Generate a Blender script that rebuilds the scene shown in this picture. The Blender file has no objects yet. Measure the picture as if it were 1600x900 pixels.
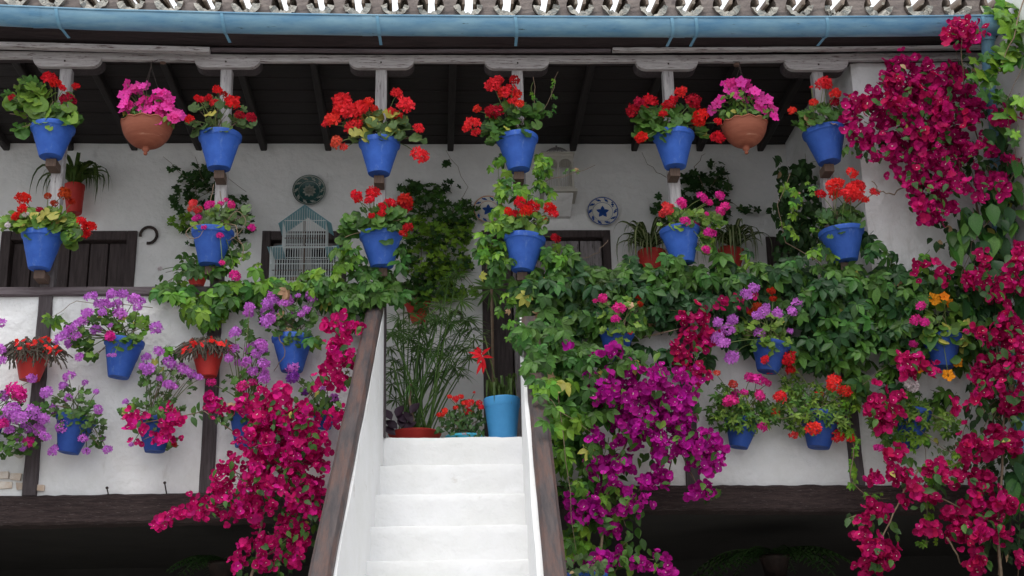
import bpy, bmesh, math, random
from math import sin, cos, pi, radians, sqrt, atan2
from mathutils import Vector, Matrix, Quaternion
random.seed(11)
R = random.Random(11)
scene = bpy.context.scene
col = scene.collection
# ------------------------------------------------------------------ camera
FP, TH, PS, RO = 2150.0, radians(17.9), radians(3.3), radians(1.26)
CF = Vector((sin(PS)*cos(TH), cos(PS)*cos(TH), sin(TH)))
r0 = Vector((cos(PS), -sin(PS), 0)); u0 = r0.cross(CF)
CR = r0*cos(RO) - u0*sin(RO); CU = u0*cos(RO) + r0*sin(RO)
CAM = Vector((0, 0, 1.6))
cd = bpy.data.cameras.new('camera'); cam = bpy.data.objects.new('camera', cd); col.objects.link(cam)
cd.sensor_width = 36; cd.lens = 36*FP/1600; cd.clip_end = 500; cd.clip_start = .05
m = Matrix((CR, CU, -CF)).transposed().to_4x4(); m.translation = CAM
cam.matrix_world = m
scene.camera = cam
# ------------------------------------------------------------------ light
SUN_EL, SUN_ROT = radians(64), radians(200)
w = bpy.data.worlds.new('World'); scene.world = w; w.use_nodes = True
nt = w.node_tree; bg = nt.nodes['Background']
sky = nt.nodes.new('ShaderNodeTexSky'); sky.sky_type = 'NISHITA'; sky.sun_disc = False
sky.sun_elevation = SUN_EL; sky.sun_rotation = SUN_ROT; sky.air_density = 1.0; sky.dust_density = 6; sky.ozone_density = 1.0
mxw = nt.nodes.new('ShaderNodeMix'); mxw.data_type = 'RGBA'; mxw.inputs[0].default_value = .85     # an even overcast over the clear sky
nt.links.new(sky.outputs[0], mxw.inputs[6]); mxw.inputs[7].default_value = (9.4, 9.7, 10.0, 1)
nt.links.new(mxw.outputs[2], bg.inputs[0]); bg.inputs[1].default_value = .15
sl = bpy.data.lights.new('sun', 'SUN'); sl.energy = 1.0; sl.angle = radians(22); sl.color = (1, .97, .93)
sun = bpy.data.objects.new('sun', sl); col.objects.link(sun)
sd = Vector((-.35*cos(SUN_EL), -.94*cos(SUN_EL), sin(SUN_EL)))
sun.rotation_euler = sd.to_track_quat('Z', 'Y').to_euler(); sun.location = (0, -3, 12)
scene.view_settings.view_transform = 'Standard'; scene.view_settings.look = 'None'
scene.view_settings.exposure = 0.10; scene.view_settings.gamma = 1
scene.render.resolution_x, scene.render.resolution_y = 1024, 576

def W(px, py, Y):                     # the point at distance Y that the photo shows at px, py
    d = CF*FP + CR*(px-800) + CU*(450-py)
    return CAM + d*(Y/d.y)
def mpp(px, py, Y): return (W(px+1, py, Y)-W(px, py, Y)).length
def elev(px, py):
    d = CF*FP + CR*(px-800) + CU*(450-py); return atan2(d.z, sqrt(d.x*d.x+d.y*d.y))
YF, YB = 8.27, 10.07                  # front of the gallery and its back wall
FLOOR = 3.322

# ------------------------------------------------------------------ materials
def mat(name, c1, c2=None, rough=.6, scale=6, stretch=(1,1,1), lo=.35, hi=.65, bump=0, bdist=.01, bscale=None,
        c3=None, s3=3, t3=.6, w3=.08, stretch3=None, rnd=0, hrnd=0, transl=0, spec=.4, metal=0, detail=8):
    M = bpy.data.materials.new(name); M.use_nodes = True; T = M.node_tree; N = T.nodes; L = T.links
    b = N['Principled BSDF']; b.inputs['Roughness'].default_value = rough; b.inputs['Metallic'].default_value = metal
    b.inputs['Specular IOR Level'].default_value = spec
    c2 = c2 or c1
    tc = N.new('ShaderNodeTexCoord'); mp = N.new('ShaderNodeMapping'); mp.inputs['Scale'].default_value = stretch
    L.new(tc.outputs['Object'], mp.inputs[0])
    no = N.new('ShaderNodeTexNoise'); no.inputs['Scale'].default_value = scale; no.inputs['Detail'].default_value = detail
    no.inputs['Roughness'].default_value = .65
    L.new(mp.outputs[0], no.inputs['Vector'])
    cr = N.new('ShaderNodeValToRGB'); e = cr.color_ramp.elements
    e[0].position = lo; e[1].position = hi; e[0].color = (*c1, 1); e[1].color = (*c2, 1)
    L.new(no.outputs[0], cr.inputs[0]); out = cr.outputs[0]
    if c3:
        mp3 = N.new('ShaderNodeMapping'); mp3.inputs['Scale'].default_value = stretch3 or stretch; mp3.inputs['Location'].default_value = (3.1, 7.7, 1.3)
        L.new(tc.outputs['Object'], mp3.inputs[0])
        n3 = N.new('ShaderNodeTexNoise'); n3.inputs['Scale'].default_value = s3; n3.inputs['Detail'].default_value = 9; n3.inputs['Roughness'].default_value = .7
        L.new(mp3.outputs[0], n3.inputs['Vector'])
        r3 = N.new('ShaderNodeValToRGB'); q = r3.color_ramp.elements; q[0].position = t3; q[1].position = t3+w3
        L.new(n3.outputs[0], r3.inputs[0])
        mx = N.new('ShaderNodeMix'); mx.data_type = 'RGBA'; L.new(r3.outputs[0], mx.inputs[0]); L.new(out, mx.inputs[6]); mx.inputs[7].default_value = (*c3, 1)
        out = mx.outputs[2]
    if rnd or hrnd:
        oi = N.new('ShaderNodeObjectInfo'); ge = N.new('ShaderNodeNewGeometry')
        ad = N.new('ShaderNodeMath'); ad.operation = 'ADD'; L.new(oi.outputs['Random'], ad.inputs[0]); L.new(ge.outputs['Random Per Island'], ad.inputs[1])
        fr = N.new('ShaderNodeMath'); fr.operation = 'FRACT'; L.new(ad.outputs[0], fr.inputs[0])
        hs = N.new('ShaderNodeHueSaturation'); L.new(out, hs.inputs['Color'])
        v = N.new('ShaderNodeMapRange'); v.inputs[3].default_value = 1-rnd; v.inputs[4].default_value = 1+rnd; L.new(fr.outputs[0], v.inputs[0]); L.new(v.outputs[0], hs.inputs['Value'])
        h = N.new('ShaderNodeMapRange'); h.inputs[3].default_value = .5-hrnd; h.inputs[4].default_value = .5+hrnd
        L.new(oi.outputs['Random'], h.inputs[0]); L.new(h.outputs[0], hs.inputs['Hue'])
        out = hs.outputs[0]
    L.new(out, b.inputs['Base Color'])
    if bump:
        bn = N.new('ShaderNodeTexNoise'); bn.inputs['Scale'].default_value = bscale or scale*3; bn.inputs['Detail'].default_value = 8
        L.new(mp.outputs[0], bn.inputs['Vector'])
        bp = N.new('ShaderNodeBump'); bp.inputs['Strength'].default_value = bump; bp.inputs['Distance'].default_value = bdist
        L.new(bn.outputs[0], bp.inputs['Height']); L.new(bp.outputs[0], b.inputs['Normal'])
    if transl:
        tr = N.new('ShaderNodeBsdfTranslucent'); L.new(out, tr.inputs[0])
        ms = N.new('ShaderNodeMixShader'); ms.inputs[0].default_value = transl
        L.new(b.outputs[0], ms.inputs[1]); L.new(tr.outputs[0], ms.inputs[2]); L.new(ms.outputs[0], N['Material Output'].inputs[0])
    return M

X, Zs, Ys = (1.2, 14, 14), (14, 14, 1.2), (14, 1.2, 14)
M = {}
M['white'] = mat('whitewash', (.82,.82,.83), (.70,.70,.69), .9, 2.6, bump=.8, bdist=.035, bscale=10, c3=(.47,.45,.42), s3=4, t3=.585, w3=.25, stretch3=(1.7,1,.45))
M['white_stair'] = mat('stair_whitewash', (.86,.86,.87), (.80,.80,.79), .9, 2.5, bump=.6, bdist=.022, bscale=12, c3=(.62,.59,.55), s3=4.0, t3=.63, w3=.12, stretch3=(1,1,1.6))
M['white_in'] = mat('gallery_whitewash', (.87,.86,.855), (.79,.785,.78), .9, 2.4, bump=.8, bdist=.03, bscale=9, c3=(.45,.43,.43), s3=2.5, t3=.66, w3=.15)
M['wood_grey_x'] = mat('weathered_grey_board', (.34,.31,.31), (.52,.49,.49), .8, 5, X, bump=.5, bdist=.006, c3=(.09,.055,.05), s3=7, t3=.56, w3=.05)
M['wood_grey_z'] = mat('weathered_grey_post', (.30,.28,.29), (.50,.48,.48), .8, 5, Zs, bump=.5, bdist=.006, c3=(.07,.05,.05), s3=6, t3=.57, w3=.07)
M['wood_dark_z'] = mat('dark_post_wood', (.055,.042,.042), (.13,.115,.12), .75, 5, Zs, bump=.5, bdist=.006, c3=(.22,.20,.21), s3=5, t3=.6, w3=.12)
M['wood_stud'] = mat('stud_wood', (.045,.034,.036), (.085,.07,.075), .8, 5, Zs, bump=.5, bdist=.006)
M['wood_door'] = mat('door_wood', (.035,.024,.024), (.075,.055,.055), .7, 4, Zs, bump=.6, bdist=.006, c3=(.12,.10,.10), s3=7, t3=.62, w3=.1)
M['wood_oldgrey'] = mat('old_grey_door', (.19,.165,.168), (.32,.29,.295), .8, 4, Zs, bump=.6, bdist=.006, c3=(.04,.03,.03), s3=8, t3=.56, w3=.08)
M['wood_beam'] = mat('storey_beam_wood', (.026,.015,.015), (.070,.045,.043), .8, 5, (1.5,18,18), bump=1, bdist=.02, c3=(.22,.185,.185), s3=11, t3=.60, w3=.07)
M['wood_rail_x'] = mat('parapet_rail_wood', (.075,.055,.06), (.14,.115,.125), .75, 5, X, bump=.5, bdist=.006)
M['wood_hand'] = mat('handrail_wood', (.042,.035,.038), (.088,.068,.066), .6, 3, (9, 1.3, 1.3), bump=.6, bdist=.008, c3=(.125,.066,.052), s3=2.6, t3=.45, w3=.22)
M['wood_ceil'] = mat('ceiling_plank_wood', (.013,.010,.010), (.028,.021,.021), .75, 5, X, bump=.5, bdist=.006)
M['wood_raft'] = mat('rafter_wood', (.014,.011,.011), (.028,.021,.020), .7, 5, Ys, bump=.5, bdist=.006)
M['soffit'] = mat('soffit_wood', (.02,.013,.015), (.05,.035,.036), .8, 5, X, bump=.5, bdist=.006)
M['bracket'] = mat('bracket_wood', (.10,.065,.05), (.15,.10,.075), .8, 9, Zs)
M['blue'] = mat('blue_pot_paint', (.022,.088,.40), (.034,.118,.48), .66, 14, bump=.35, bdist=.004, bscale=70, c3=(.10,.19,.47), s3=11, t3=.58, w3=.12, stretch3=(2.2,2.2,.7), rnd=.13)
M['blue_dk'] = mat('blue_pot_paint_deep', (.013,.055,.26), (.020,.075,.33), .66, 14, c3=(.05,.10,.30), s3=9, t3=.6, w3=.15, bump=.35, bdist=.004, rnd=.08)
M['ltblue'] = mat('light_blue_paint', (.05,.26,.54), (.06,.30,.60), .5, 9, bump=.15, bdist=.004, c3=(.3,.12,.08), s3=11, t3=.68, w3=.03)
M['turq'] = mat('turquoise_paint', (.04,.34,.48), (.05,.40,.55), .5, 9, bump=.15, bdist=.004, c3=(.42,.12,.08), s3=7, t3=.53, w3=.03)
M['redpot'] = mat('red_pot_paint', (.46,.025,.022), (.56,.04,.03), .6, 9, bump=.15, bdist=.004, c3=(.3,.03,.02), s3=4, t3=.6, w3=.2, rnd=.1)
M['terra'] = mat('terracotta', (.24,.068,.038), (.31,.10,.058), .8, 7, (1,1,6), bump=.3, bdist=.004, c3=(.6,.36,.26), s3=4, t3=.62, w3=.2)
M['soil'] = mat('soil', (.02,.014,.01), (.05,.035,.022), .95, 30, bump=.8)
M['gutter'] = mat('gutter_paint', (.075,.22,.38), (.22,.39,.50), .40, 1.9, (1.3,5,5), .34, .66, bump=.3, bdist=.008, c3=(.03,.07,.075), s3=6, t3=.63, w3=.05, stretch3=(1.5,8,8), spec=.5)
M['clamp'] = mat('clamp_paint', (.12,.30,.45), (.19,.38,.52), .45, 8)
M['tile'] = mat('roof_tile_clay', (.17,.135,.115), (.26,.20,.16), .9, 9, bump=.8, bdist=.01, c3=(.40,.38,.32), s3=8, t3=.52, w3=.1)
M['lichen'] = mat('lichened_tile_end', (.42,.39,.34), (.58,.56,.50), .95, 22, bump=1, bdist=.02, c3=(.07,.06,.05), s3=26, t3=.57, w3=.06)
M['mortar'] = mat('eave_mortar', (.17,.14,.13), (.25,.21,.19), .95, 12, bump=.8, bdist=.01, c3=(.09,.07,.07), s3=6, t3=.6, w3=.1)
M['iron'] = mat('dark_iron', (.02,.015,.014), (.05,.03,.025), .7, 20, bump=.3)
M['wire'] = mat('pale_cage_wire', (.7,.76,.76), (.78,.82,.82), .4, 5)
M['teal'] = mat('teal_cage_mesh', (.17,.38,.44), (.24,.46,.52), .5, 5)
M['cream'] = mat('cream_cage_paint', (.50,.47,.42), (.58,.55,.49), .6, 8, bump=.2)
M['brick'] = mat('bare_brick', (.48,.36,.27), (.66,.60,.54), .9, 14, bump=.6, rnd=.15)
M['ground'] = mat('courtyard_paving', (.34,.32,.29), (.46,.44,.40), .9, 3, bump=.4)
M['floor_tile'] = mat('pale_floor_tile', (.42,.36,.31), (.52,.46,.40), .6, 3)
M['dark'] = mat('painted_shade_plaster', (.035,.033,.032), (.045,.042,.04), .95, 3, bump=.3)  # near-black colour stands in for the deep shade of the lower room
M['court'] = mat('courtyard_wall_whitewash', (.74,.74,.73), (.80,.80,.79), .9, 2, bump=.4)
M['pl_white'] = mat('plate_glaze_white', (.70,.68,.62), (.76,.74,.69), .25, 9)
M['pl_blue'] = mat('plate_glaze_blue', (.02,.07,.28), (.035,.10,.38), .25, 20)
M['pl_or'] = mat('plate_glaze_orange', (.50,.20,.09), (.58,.27,.14), .3, 12)
M['pl_green'] = mat('plate_glaze_green', (.025,.07,.07), (.045,.11,.10), .25, 30)
M['pl_grey'] = mat('plate_glaze_grey', (.25,.27,.24), (.36,.37,.33), .25, 60, lo=.45, hi=.55)
M['bulb'] = mat('socket_clay', (.16,.09,.07), (.2,.12,.09), .6)
M['glassdark'] = mat('dark_window_glass', (.01,.01,.012), (.02,.02,.022), .15)
# leaves and petals
def leafmat(n, a, b, tr=.28, rough=.42, rnd=.28, hrnd=.012): M[n] = mat(n, a, b, rough, 22, (1,1,1), .3, .7, bump=.25, bdist=.004, bscale=60, rnd=rnd, hrnd=hrnd, transl=tr, spec=.32)
leafmat('leaf_mid', (.042,.115,.018), (.085,.185,.030), rnd=.4)
leafmat('leaf_light', (.11,.22,.024), (.20,.32,.05), rnd=.35)
leafmat('leaf_yellow', (.42,.42,.07), (.55,.50,.12))
leafmat('leaf_dark', (.032,.085,.022), (.06,.135,.035))
leafmat('leaf_grey', (.06,.115,.035), (.12,.19,.065))
leafmat('creeper', (.036,.112,.016), (.080,.195,.032), hrnd=.02, rnd=.5)
leafmat('creeper_dark', (.014,.055,.016), (.032,.10,.028), rnd=.45)
leafmat('creeper_light', (.095,.235,.016), (.17,.34,.032), hrnd=.02, rnd=.4)
leafmat('ivy_wall', (.13,.27,.025), (.25,.42,.05), rnd=.45)
leafmat('ivy_deep', (.022,.058,.016), (.045,.10,.03))
leafmat('blade', (.055,.10,.022), (.10,.16,.035))
leafmat('blade_pale', (.42,.46,.25), (.50,.54,.30))
leafmat('papyrus', (.075,.17,.035), (.15,.27,.07))
leafmat('succulent', (.055,.050,.036), (.12,.10,.075), tr=.05)
leafmat('purple_leaf', (.03,.015,.03), (.06,.03,.05), tr=.1)
leafmat('stem_green', (.09,.14,.035), (.15,.19,.06), tr=.05)
leafmat('stem_brown', (.14,.095,.06), (.25,.18,.12), tr=0)
leafmat('dry', (.35,.20,.10), (.45,.30,.17), tr=.1)
def petal(n, a, b, tr=.3, rnd=.25, hrnd=.01): M[n] = mat(n, a, b, .55, 35, (1,1,1), .3, .7, rnd=rnd, hrnd=hrnd, transl=tr, spec=.10, bump=.2, bdist=.003, bscale=90)
petal('red', (.62,.010,.016), (.80,.030,.036), hrnd=.004)
petal('scarlet', (.78,.022,.024), (.90,.060,.060), hrnd=.004)
petal('crimson', (.38,.008,.018), (.55,.018,.035))
petal('rust', (.34,.02,.008), (.50,.05,.015))
petal('coral', (.70,.06,.05), (.80,.12,.09))
petal('pink', (.78,.045,.36), (.88,.11,.50))
petal('hotpink', (.68,.018,.26), (.80,.06,.38))
petal('violet', (.55,.12,.60), (.74,.30,.80))
petal('purple', (.22,.04,.36), (.32,.08,.48))
petal('orange', (.88,.24,.01), (.95,.40,.03))
petal('whiteflower', (.75,.66,.70), (.85,.80,.80))
petal('bract_magenta', (.44,.004,.12), (.64,.016,.22), rnd=.4, hrnd=.014)
petal('bract_crimson', (.36,.004,.07), (.56,.014,.145), rnd=.4, hrnd=.014)
petal('bract_purple', (.38,.006,.24), (.56,.022,.37), rnd=.38, hrnd=.012)
petal('bract_eye', (.80,.72,.55), (.9,.85,.7), rnd=.1)

# ------------------------------------------------------------------ mesh kit
class MB:
    def __init__(s): s.v = []; s.f = []; s.m = []
    def add(s, vs, fs, mi=0):
        k = len(s.v); s.v += [tuple(v) for v in vs]; s.f += [tuple(i+k for i in f) for f in fs]; s.m += [mi]*len(fs)
    def box(s, x0, x1, y0, y1, z0, z1, mi=0, M4=None, j=0):
        vs = [Vector((x, y, z)) for x in (x0, x1) for y in (y0, y1) for z in (z0, z1)]
        if j: vs = [v + Vector((R.uniform(-j, j), R.uniform(-j, j), R.uniform(-j, j))) for v in vs]
        if M4: vs = [M4 @ v for v in vs]
        s.add(vs, [(0,1,3,2),(4,6,7,5),(0,4,5,1),(2,3,7,6),(0,2,6,4),(1,5,7,3)], mi)
    def tube(s, pts, r, n=5, mi=0, r1=None, caps=True):
        pts = [Vector(p) for p in pts]
        if len(pts) < 2: return
        k0 = len(s.v); N = len(pts); prev = None
        for i, p in enumerate(pts):
            t = (pts[min(i+1, N-1)] - pts[max(i-1, 0)])
            t = t.normalized() if t.length > 1e-9 else Vector((0,0,1))
            a = t.cross(Vector((0,0,1)) if abs(t.z) < .95 else Vector((1,0,0))).normalized()
            if prev is not None and a.dot(prev) < 0: a = -a
            prev = a; b = t.cross(a)
            rr = r if r1 is None else r + (r1-r)*i/(N-1)
            for q in range(n):
                an = 2*pi*q/n; s.v.append(tuple(p + a*rr*cos(an) + b*rr*sin(an)))
        for i in range(N-1):
            for q in range(n):
                s.f.append((k0+i*n+q, k0+i*n+(q+1) % n, k0+(i+1)*n+(q+1) % n, k0+(i+1)*n+q)); s.m.append(mi)
        if caps:
            s.f.append(tuple(k0+q for q in range(n))[::-1]); s.m.append(mi)
            s.f.append(tuple(k0+(N-1)*n+q for q in range(n))); s.m.append(mi)
    def lathe(s, prof, M4, n=32, mi=0, wob=None):
        k0 = len(s.v)
        for i, (r, z) in enumerate(prof):
            for q in range(n):
                an = 2*pi*q/n; dr = wob(i, an) if wob else (0, 0)
                s.v.append(tuple(M4 @ Vector(((r+dr[0])*cos(an), (r+dr[0])*sin(an), z+dr[1]))))
        for i in range(len(prof)-1):
            for q in range(n):
                s.f.append((k0+i*n+q, k0+i*n+(q+1) % n, k0+(i+1)*n+(q+1) % n, k0+(i+1)*n+q)); s.m.append(mi)
        if prof[0][0] > 1e-4 and prof[0][0] < 1e3:
            pass
    def disc(s, r, z, M4, n=32, mi=0, flip=False):
        k0 = len(s.v); s.v += [tuple(M4 @ Vector((r*cos(2*pi*q/n), r*sin(2*pi*q/n), z))) for q in range(n)]
        f = tuple(range(k0, k0+n)); s.f.append(f[::-1] if flip else f); s.m.append(mi)
    def timber(s, pts, w, h, seg=.25, j=.003, ch=.008, mi=0, upv=(0,0,1), taper=None):
        """chamfered bar swept along pts; w across, h along upv"""
        P = [Vector(p) for p in pts]; out = [P[0]]
        for a, b in zip(P[:-1], P[1:]):
            n = max(1, int((b-a).length/seg))
            out += [a + (b-a)*(i/n) for i in range(1, n+1)]
        N = len(out); k0 = len(s.v); U = Vector(upv)
        prof = [(-w/2+ch,-h/2),(w/2-ch,-h/2),(w/2,-h/2+ch),(w/2,h/2-ch),(w/2-ch,h/2),(-w/2+ch,h/2),(-w/2,h/2-ch),(-w/2,-h/2+ch)]
        for i, p in enumerate(out):
            t = (out[min(i+1,N-1)]-out[max(i-1,0)]).normalized(); a = t.cross(U).normalized(); b = a.cross(t)
            k = 1 if taper is None else 1+(taper-1)*i/(N-1)
            for (x, y) in prof:
                s.v.append(tuple(p + a*(x*k+R.uniform(-j, j)) + b*(y*k+R.uniform(-j, j))))
        for i in range(N-1):
            for q in range(8):
                s.f.append((k0+i*8+q, k0+i*8+(q+1) % 8, k0+(i+1)*8+(q+1) % 8, k0+(i+1)*8+q)); s.m.append(mi)
        s.f.append(tuple(k0+q for q in range(8))[::-1]); s.m.append(mi)
        s.f.append(tuple(k0+(N-1)*8+q for q in range(8))); s.m.append(mi)
    def mesh(s, name, mats, smooth=False):
        me = bpy.data.meshes.new(name); me.from_pydata(s.v, [], s.f)
        for x in (mats if isinstance(mats, (list, tuple)) else [mats]): me.materials.append(M[x] if isinstance(x, str) else x)
        me.polygons.foreach_set('material_index', s.m)
        if smooth: me.polygons.foreach_set('use_smooth', [True]*len(s.f))
        me.update(); return me
ORG = {}
def org(o): return ORG.get(o.name, Vector()) if o else Vector()
def put(name, me, parent=None, M4=None):
    o = bpy.data.objects.new(name, me); col.objects.link(o)
    if parent: o.parent = parent
    ORG[o.name] = org(parent).copy()
    L = org(parent)
    if M4 is not None: o.matrix_basis = Matrix.Translation(-L) @ M4
    return o
def build(mb, name, mats, parent=None, smooth=False, kind=None):
    L = org(parent)
    if L.length: mb.v = [(x-L.x, y-L.y, z-L.z) for x, y, z in mb.v]
    me = mb.mesh(name, mats, smooth)
    bm = bmesh.new(); bm.from_mesh(me); bmesh.ops.recalc_face_normals(bm, faces=bm.faces); bm.to_mesh(me); bm.free()
    o = put(name, me, parent)
    if kind: o['kind'] = kind
    return o
def autosm(o, ang=40):
    me = o.data; me.polygons.foreach_set('use_smooth', [True]*len(me.polygons)); me.set_sharp_from_angle(angle=radians(ang)); return o
def thing(name, label, cat, loc, group=None):
    o = bpy.data.objects.new(name, None); col.objects.link(o); o.location = loc; o.empty_display_size = .1
    ORG[o.name] = Vector(loc); o['label'] = label; o['category'] = cat
    if group: o['group'] = group
    return o
def tag(o, label, cat, group=None):
    o['label'] = label; o['category'] = cat
    if group: o['group'] = group
    return o
def struct(o): o['kind'] = 'structure'; return o
def grid(mb, nx, ny, fn, mi=0):
    k = len(mb.v)
    for i in range(nx+1):
        for j in range(ny+1): mb.v.append(tuple(fn(i/nx, j/ny)))
    for i in range(nx):
        for j in range(ny):
            a = k+i*(ny+1)+j; mb.f.append((a, a+1, a+ny+2, a+ny+1)); mb.m.append(mi)
def wallbox(mb, x0, x1, Yf, Yb_, z0, z1, cut=.12, amp=.006):
    """plastered wall: front face finely divided and slightly uneven, plain back"""
    nx = max(1, int((x1-x0)/cut)); nz = max(1, int((z1-z0)/cut)); k = len(mb.v)
    def f(u, v):
        x = x0+(x1-x0)*u; z = z0+(z1-z0)*v
        return Vector((x, Yf + amp*(sin(x*5.1+z*2.3)+sin(x*2.2-z*6.1+1.3)+.6*sin(x*11+z*9)) - amp*2.6*0, z))
    grid(mb, nx, nz, f)
    mb.box(x0, x1, Yf+.02, Yb_, z0, z1)

# ================================================================== setting
g = MB(); g.box(-30, 30, -30, 30, -.3, 0); struct(build(g, 'ground', 'ground'))
g = MB(); g.box(-6.0, 5.2, -7.3, -7, 0, 3.0); tag(build(g, 'courtyard_wall', 'court'), 'unseen whitewashed wall opposite the gallery, kept low to let sky light in', 'wall')  # unseen wall, lowered so more sky light reaches the gallery
g = MB(); g.box(-6.3, -6.0, -7.3, 12, 0, 5.2); tag(build(g, 'side_wall', 'court'), 'whitewashed wall closing the left side of the courtyard', 'wall')
g = MB(); g.box(3.75, 4.1, 1.5, 8.24, 0, 7.4); tag(build(g, 'wing_shade_wall', 'court'), 'unseen whitewashed wall of the right wing, placed to shade the bougainvillea side', 'wall')  # stands out of view, placed to shade the right side

XL, XR = -5.6, 5.2
XS0, XS1 = -.323, .5155            # stair opening
# ground storey, its inner shade painted as dark plaster
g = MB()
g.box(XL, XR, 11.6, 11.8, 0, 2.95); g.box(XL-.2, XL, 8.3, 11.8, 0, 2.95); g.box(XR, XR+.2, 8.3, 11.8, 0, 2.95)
tag(build(g, 'lower_room_wall', 'dark'), 'wall of the room below the gallery, painted dark for its shade', 'wall')
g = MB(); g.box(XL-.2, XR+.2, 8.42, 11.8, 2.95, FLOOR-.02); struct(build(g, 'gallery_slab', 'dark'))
g = MB(); g.box(XL-.2, XR+.2, 8.402, YB+.33, FLOOR-.019, FLOOR); struct(build(g, 'gallery_floor', 'floor_tile'))
g = MB(); g.box(XL-.2, XR+.2, YB+.34, YB+.6, FLOOR, 6.9); tag(build(g, 'rear_block_wall', 'court'), 'plain unseen wall added behind the gallery to block light from the rear', 'wall')  # unseen, added to stop light leaking in from behind
# storey beams
def beam(pts, top, bot, name, label, Yc=8.29):
    g = MB(); P = []
    for (x, t), (_, b) in zip(zip(pts, top), zip(pts, bot)):
        a = W(x, t, 8.2); c = W(x, b, 8.2); P.append((a+c)/2)
    hh = (W(pts[0], top[0], 8.2)-W(pts[0], bot[0], 8.2)).z; h1 = (W(pts[-1], top[-1], 8.2)-W(pts[-1], bot[-1], 8.2)).z
    P = [Vector((p.x, Yc, p.z)) for p in P]
    g.timber(P, .18, hh, .05, .004, .015, taper=h1/hh); o = build(g, name, 'wood_beam'); autosm(o, 30); return tag(o, label, 'beam')
beam([-700, 0, 330, 640], [785, 773, 769, 762], [835, 822, 815, 806], 'storey_beam', 'thick dark timber beam left of the stair, under the white parapet')
beam([780, 1000, 1300, 2100], [760, 757, 757, 757], [799, 798, 799, 801], 'storey_beam', 'dark brown timber beam right of the stair, under the white parapet')
# parapets
ZP0L, ZP1 = 2.98, W(100, 462, 8.25).z
g = MB(); wallbox(g, XL, XS0-.1, 8.25, 8.40, 2.985, ZP1)
t = thing('parapet_wall', 'white plastered parapet left of the stair with dark studs', 'wall', (0,0,0))
build(g, 'plaster', 'white', t)
g = MB(); wallbox(g, XS1+.1, XR, 8.25, 8.40, 2.98, ZP1)
t2 = thing('parapet_wall', 'white plastered parapet right of the stair under creeper', 'wall', (0,0,0))
build(g, 'plaster', 'white', t2)
# bare bricks where plaster fell
for (px, py, wd, hh) in [(2,742,20,11),(24,744,16,11),(-18,756,18,11),(6,757,24,11),(30,758,12,11),(62,762,12,9)]:
    p = W(px, py, 8.23); s_ = mpp(px, py, 8.23)
    g = MB(); g.box(p.x-wd*s_/2, p.x+wd*s_/2, 8.240, 8.275, p.z-hh*s_/2, p.z+hh*s_/2, j=.006); build(g, 'brick', 'brick', t)
# rails
def rail(x0, x1, par):
    g = MB(); z = ZP1+.022
    g.timber([(x0, 8.30, z), (x1, 8.30, z)], .16, .055, .2, .002, .006); build(g, 'rail', 'wood_rail_x', par)
rail(XL, XS0-.1, t); rail(XS1+.1, W(1352, 450, 8.3).x, t2)
g = MB(); p = W(28, 708, 8.22); g.tube([(p.x, 8.27, p.z), (p.x, 8.19, p.z-.01)], .022, 14); g2 = MB()
pp = thing('drain_pipe', 'short white drain pipe end poking through the plaster beside the dark stud', 'pipe', (p.x, 8.25, p.z))
k = MB()
for i in range(14):
    a0, a1 = 2*pi*i/14, 2*pi*(i+1)/14
    ring = [Vector((p.x+r*cos(a), y, p.z+r*sin(a))) for (r, y) in ((.024,8.27),(.024,8.185),(.016,8.185),(.016,8.26)) for a in (a0, a1)]
    k.add(ring, [(0,1,3,2),(2,3,5,4),(4,5,7,6)])
build(k, 'pipe', 'cream', pp); k = MB(); k.disc(.0165, 0, Matrix.Translation((p.x, 8.235, p.z)) @ Matrix.Rotation(pi/2, 4, 'X'), 14); build(k, 'pipe_mouth', 'iron', pp)
for (px, py) in [(168, 772), (258, 764), (326, 772)]:
    p = W(px, py, 8.19); g = MB(); g.tube([p+Vector((0,.05,-.02)), p+Vector((0,-.02,.03))], .004, 6); g.tube([p+Vector((0,-.02,.03)), p+Vector((0,-.026,.036))], .009, 6)
    tag(build(g, 'iron_nail', 'iron'), {168:'leftmost of the three iron nails standing in the left beam',258:'middle one of the three iron nails in the left beam',326:'iron nail in the left beam below the second stud'}[px], 'nail')

# gallery back wall with openings
ZC = 6.065
def opening(px0, px1, pytop, z0=FLOOR):
    a = W(px0, pytop, YB); b = W(px1, pytop, YB); return (a.x, b.x, z0, (a.z+b.z)/2)
OPS = [opening(4, 215, 362), opening(410, 542, 362), opening(752, 953, 361), opening(1196, 1288, 371)]
OPS[1] = (OPS[1][0], OPS[1][1], FLOOR+.85, OPS[1][3]); OPS[3] = (OPS[3][0], OPS[3][1], FLOOR+.8, OPS[3][3])
XE = W(1352, 300, 8.26).x
g = MB(); xs = XL
for (a, b, z0, z1) in OPS:
    wallbox(g, xs, a, YB, YB+.3, FLOOR, ZC, .15, .005)
    wallbox(g, a, b, YB, YB+.3, z1, ZC, .15, .005)
    if z0 > FLOOR+.1: wallbox(g, a, b, YB, YB+.3, FLOOR, z0, .15, .005)
    xs = b
wallbox(g, xs, XE+.05, YB, YB+.3, FLOOR, ZC, .15, .005)
tag(build(g, 'gallery_back_wall', 'white_in'), 'shaded whitewashed back wall of the gallery holding plates and vines', 'wall')
g = MB(); g.box(XE, XR, 8.29, YB-.01, FLOOR, 6.2)
def _f(u, v): x = XE+(XR-XE)*u; z = FLOOR+2.9*v; return Vector((x, 8.27+.004*(sin(x*5+z*3)+sin(x*2-z*6))-(0 if 0 < u else -.018), z))
grid(g, 40, 30, _f)
autosm(tag(build(g, 'gallery_end_wall', 'white'), 'whitewashed wall closing the right end of the gallery behind the bougainvillea', 'wall'), 30)

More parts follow.
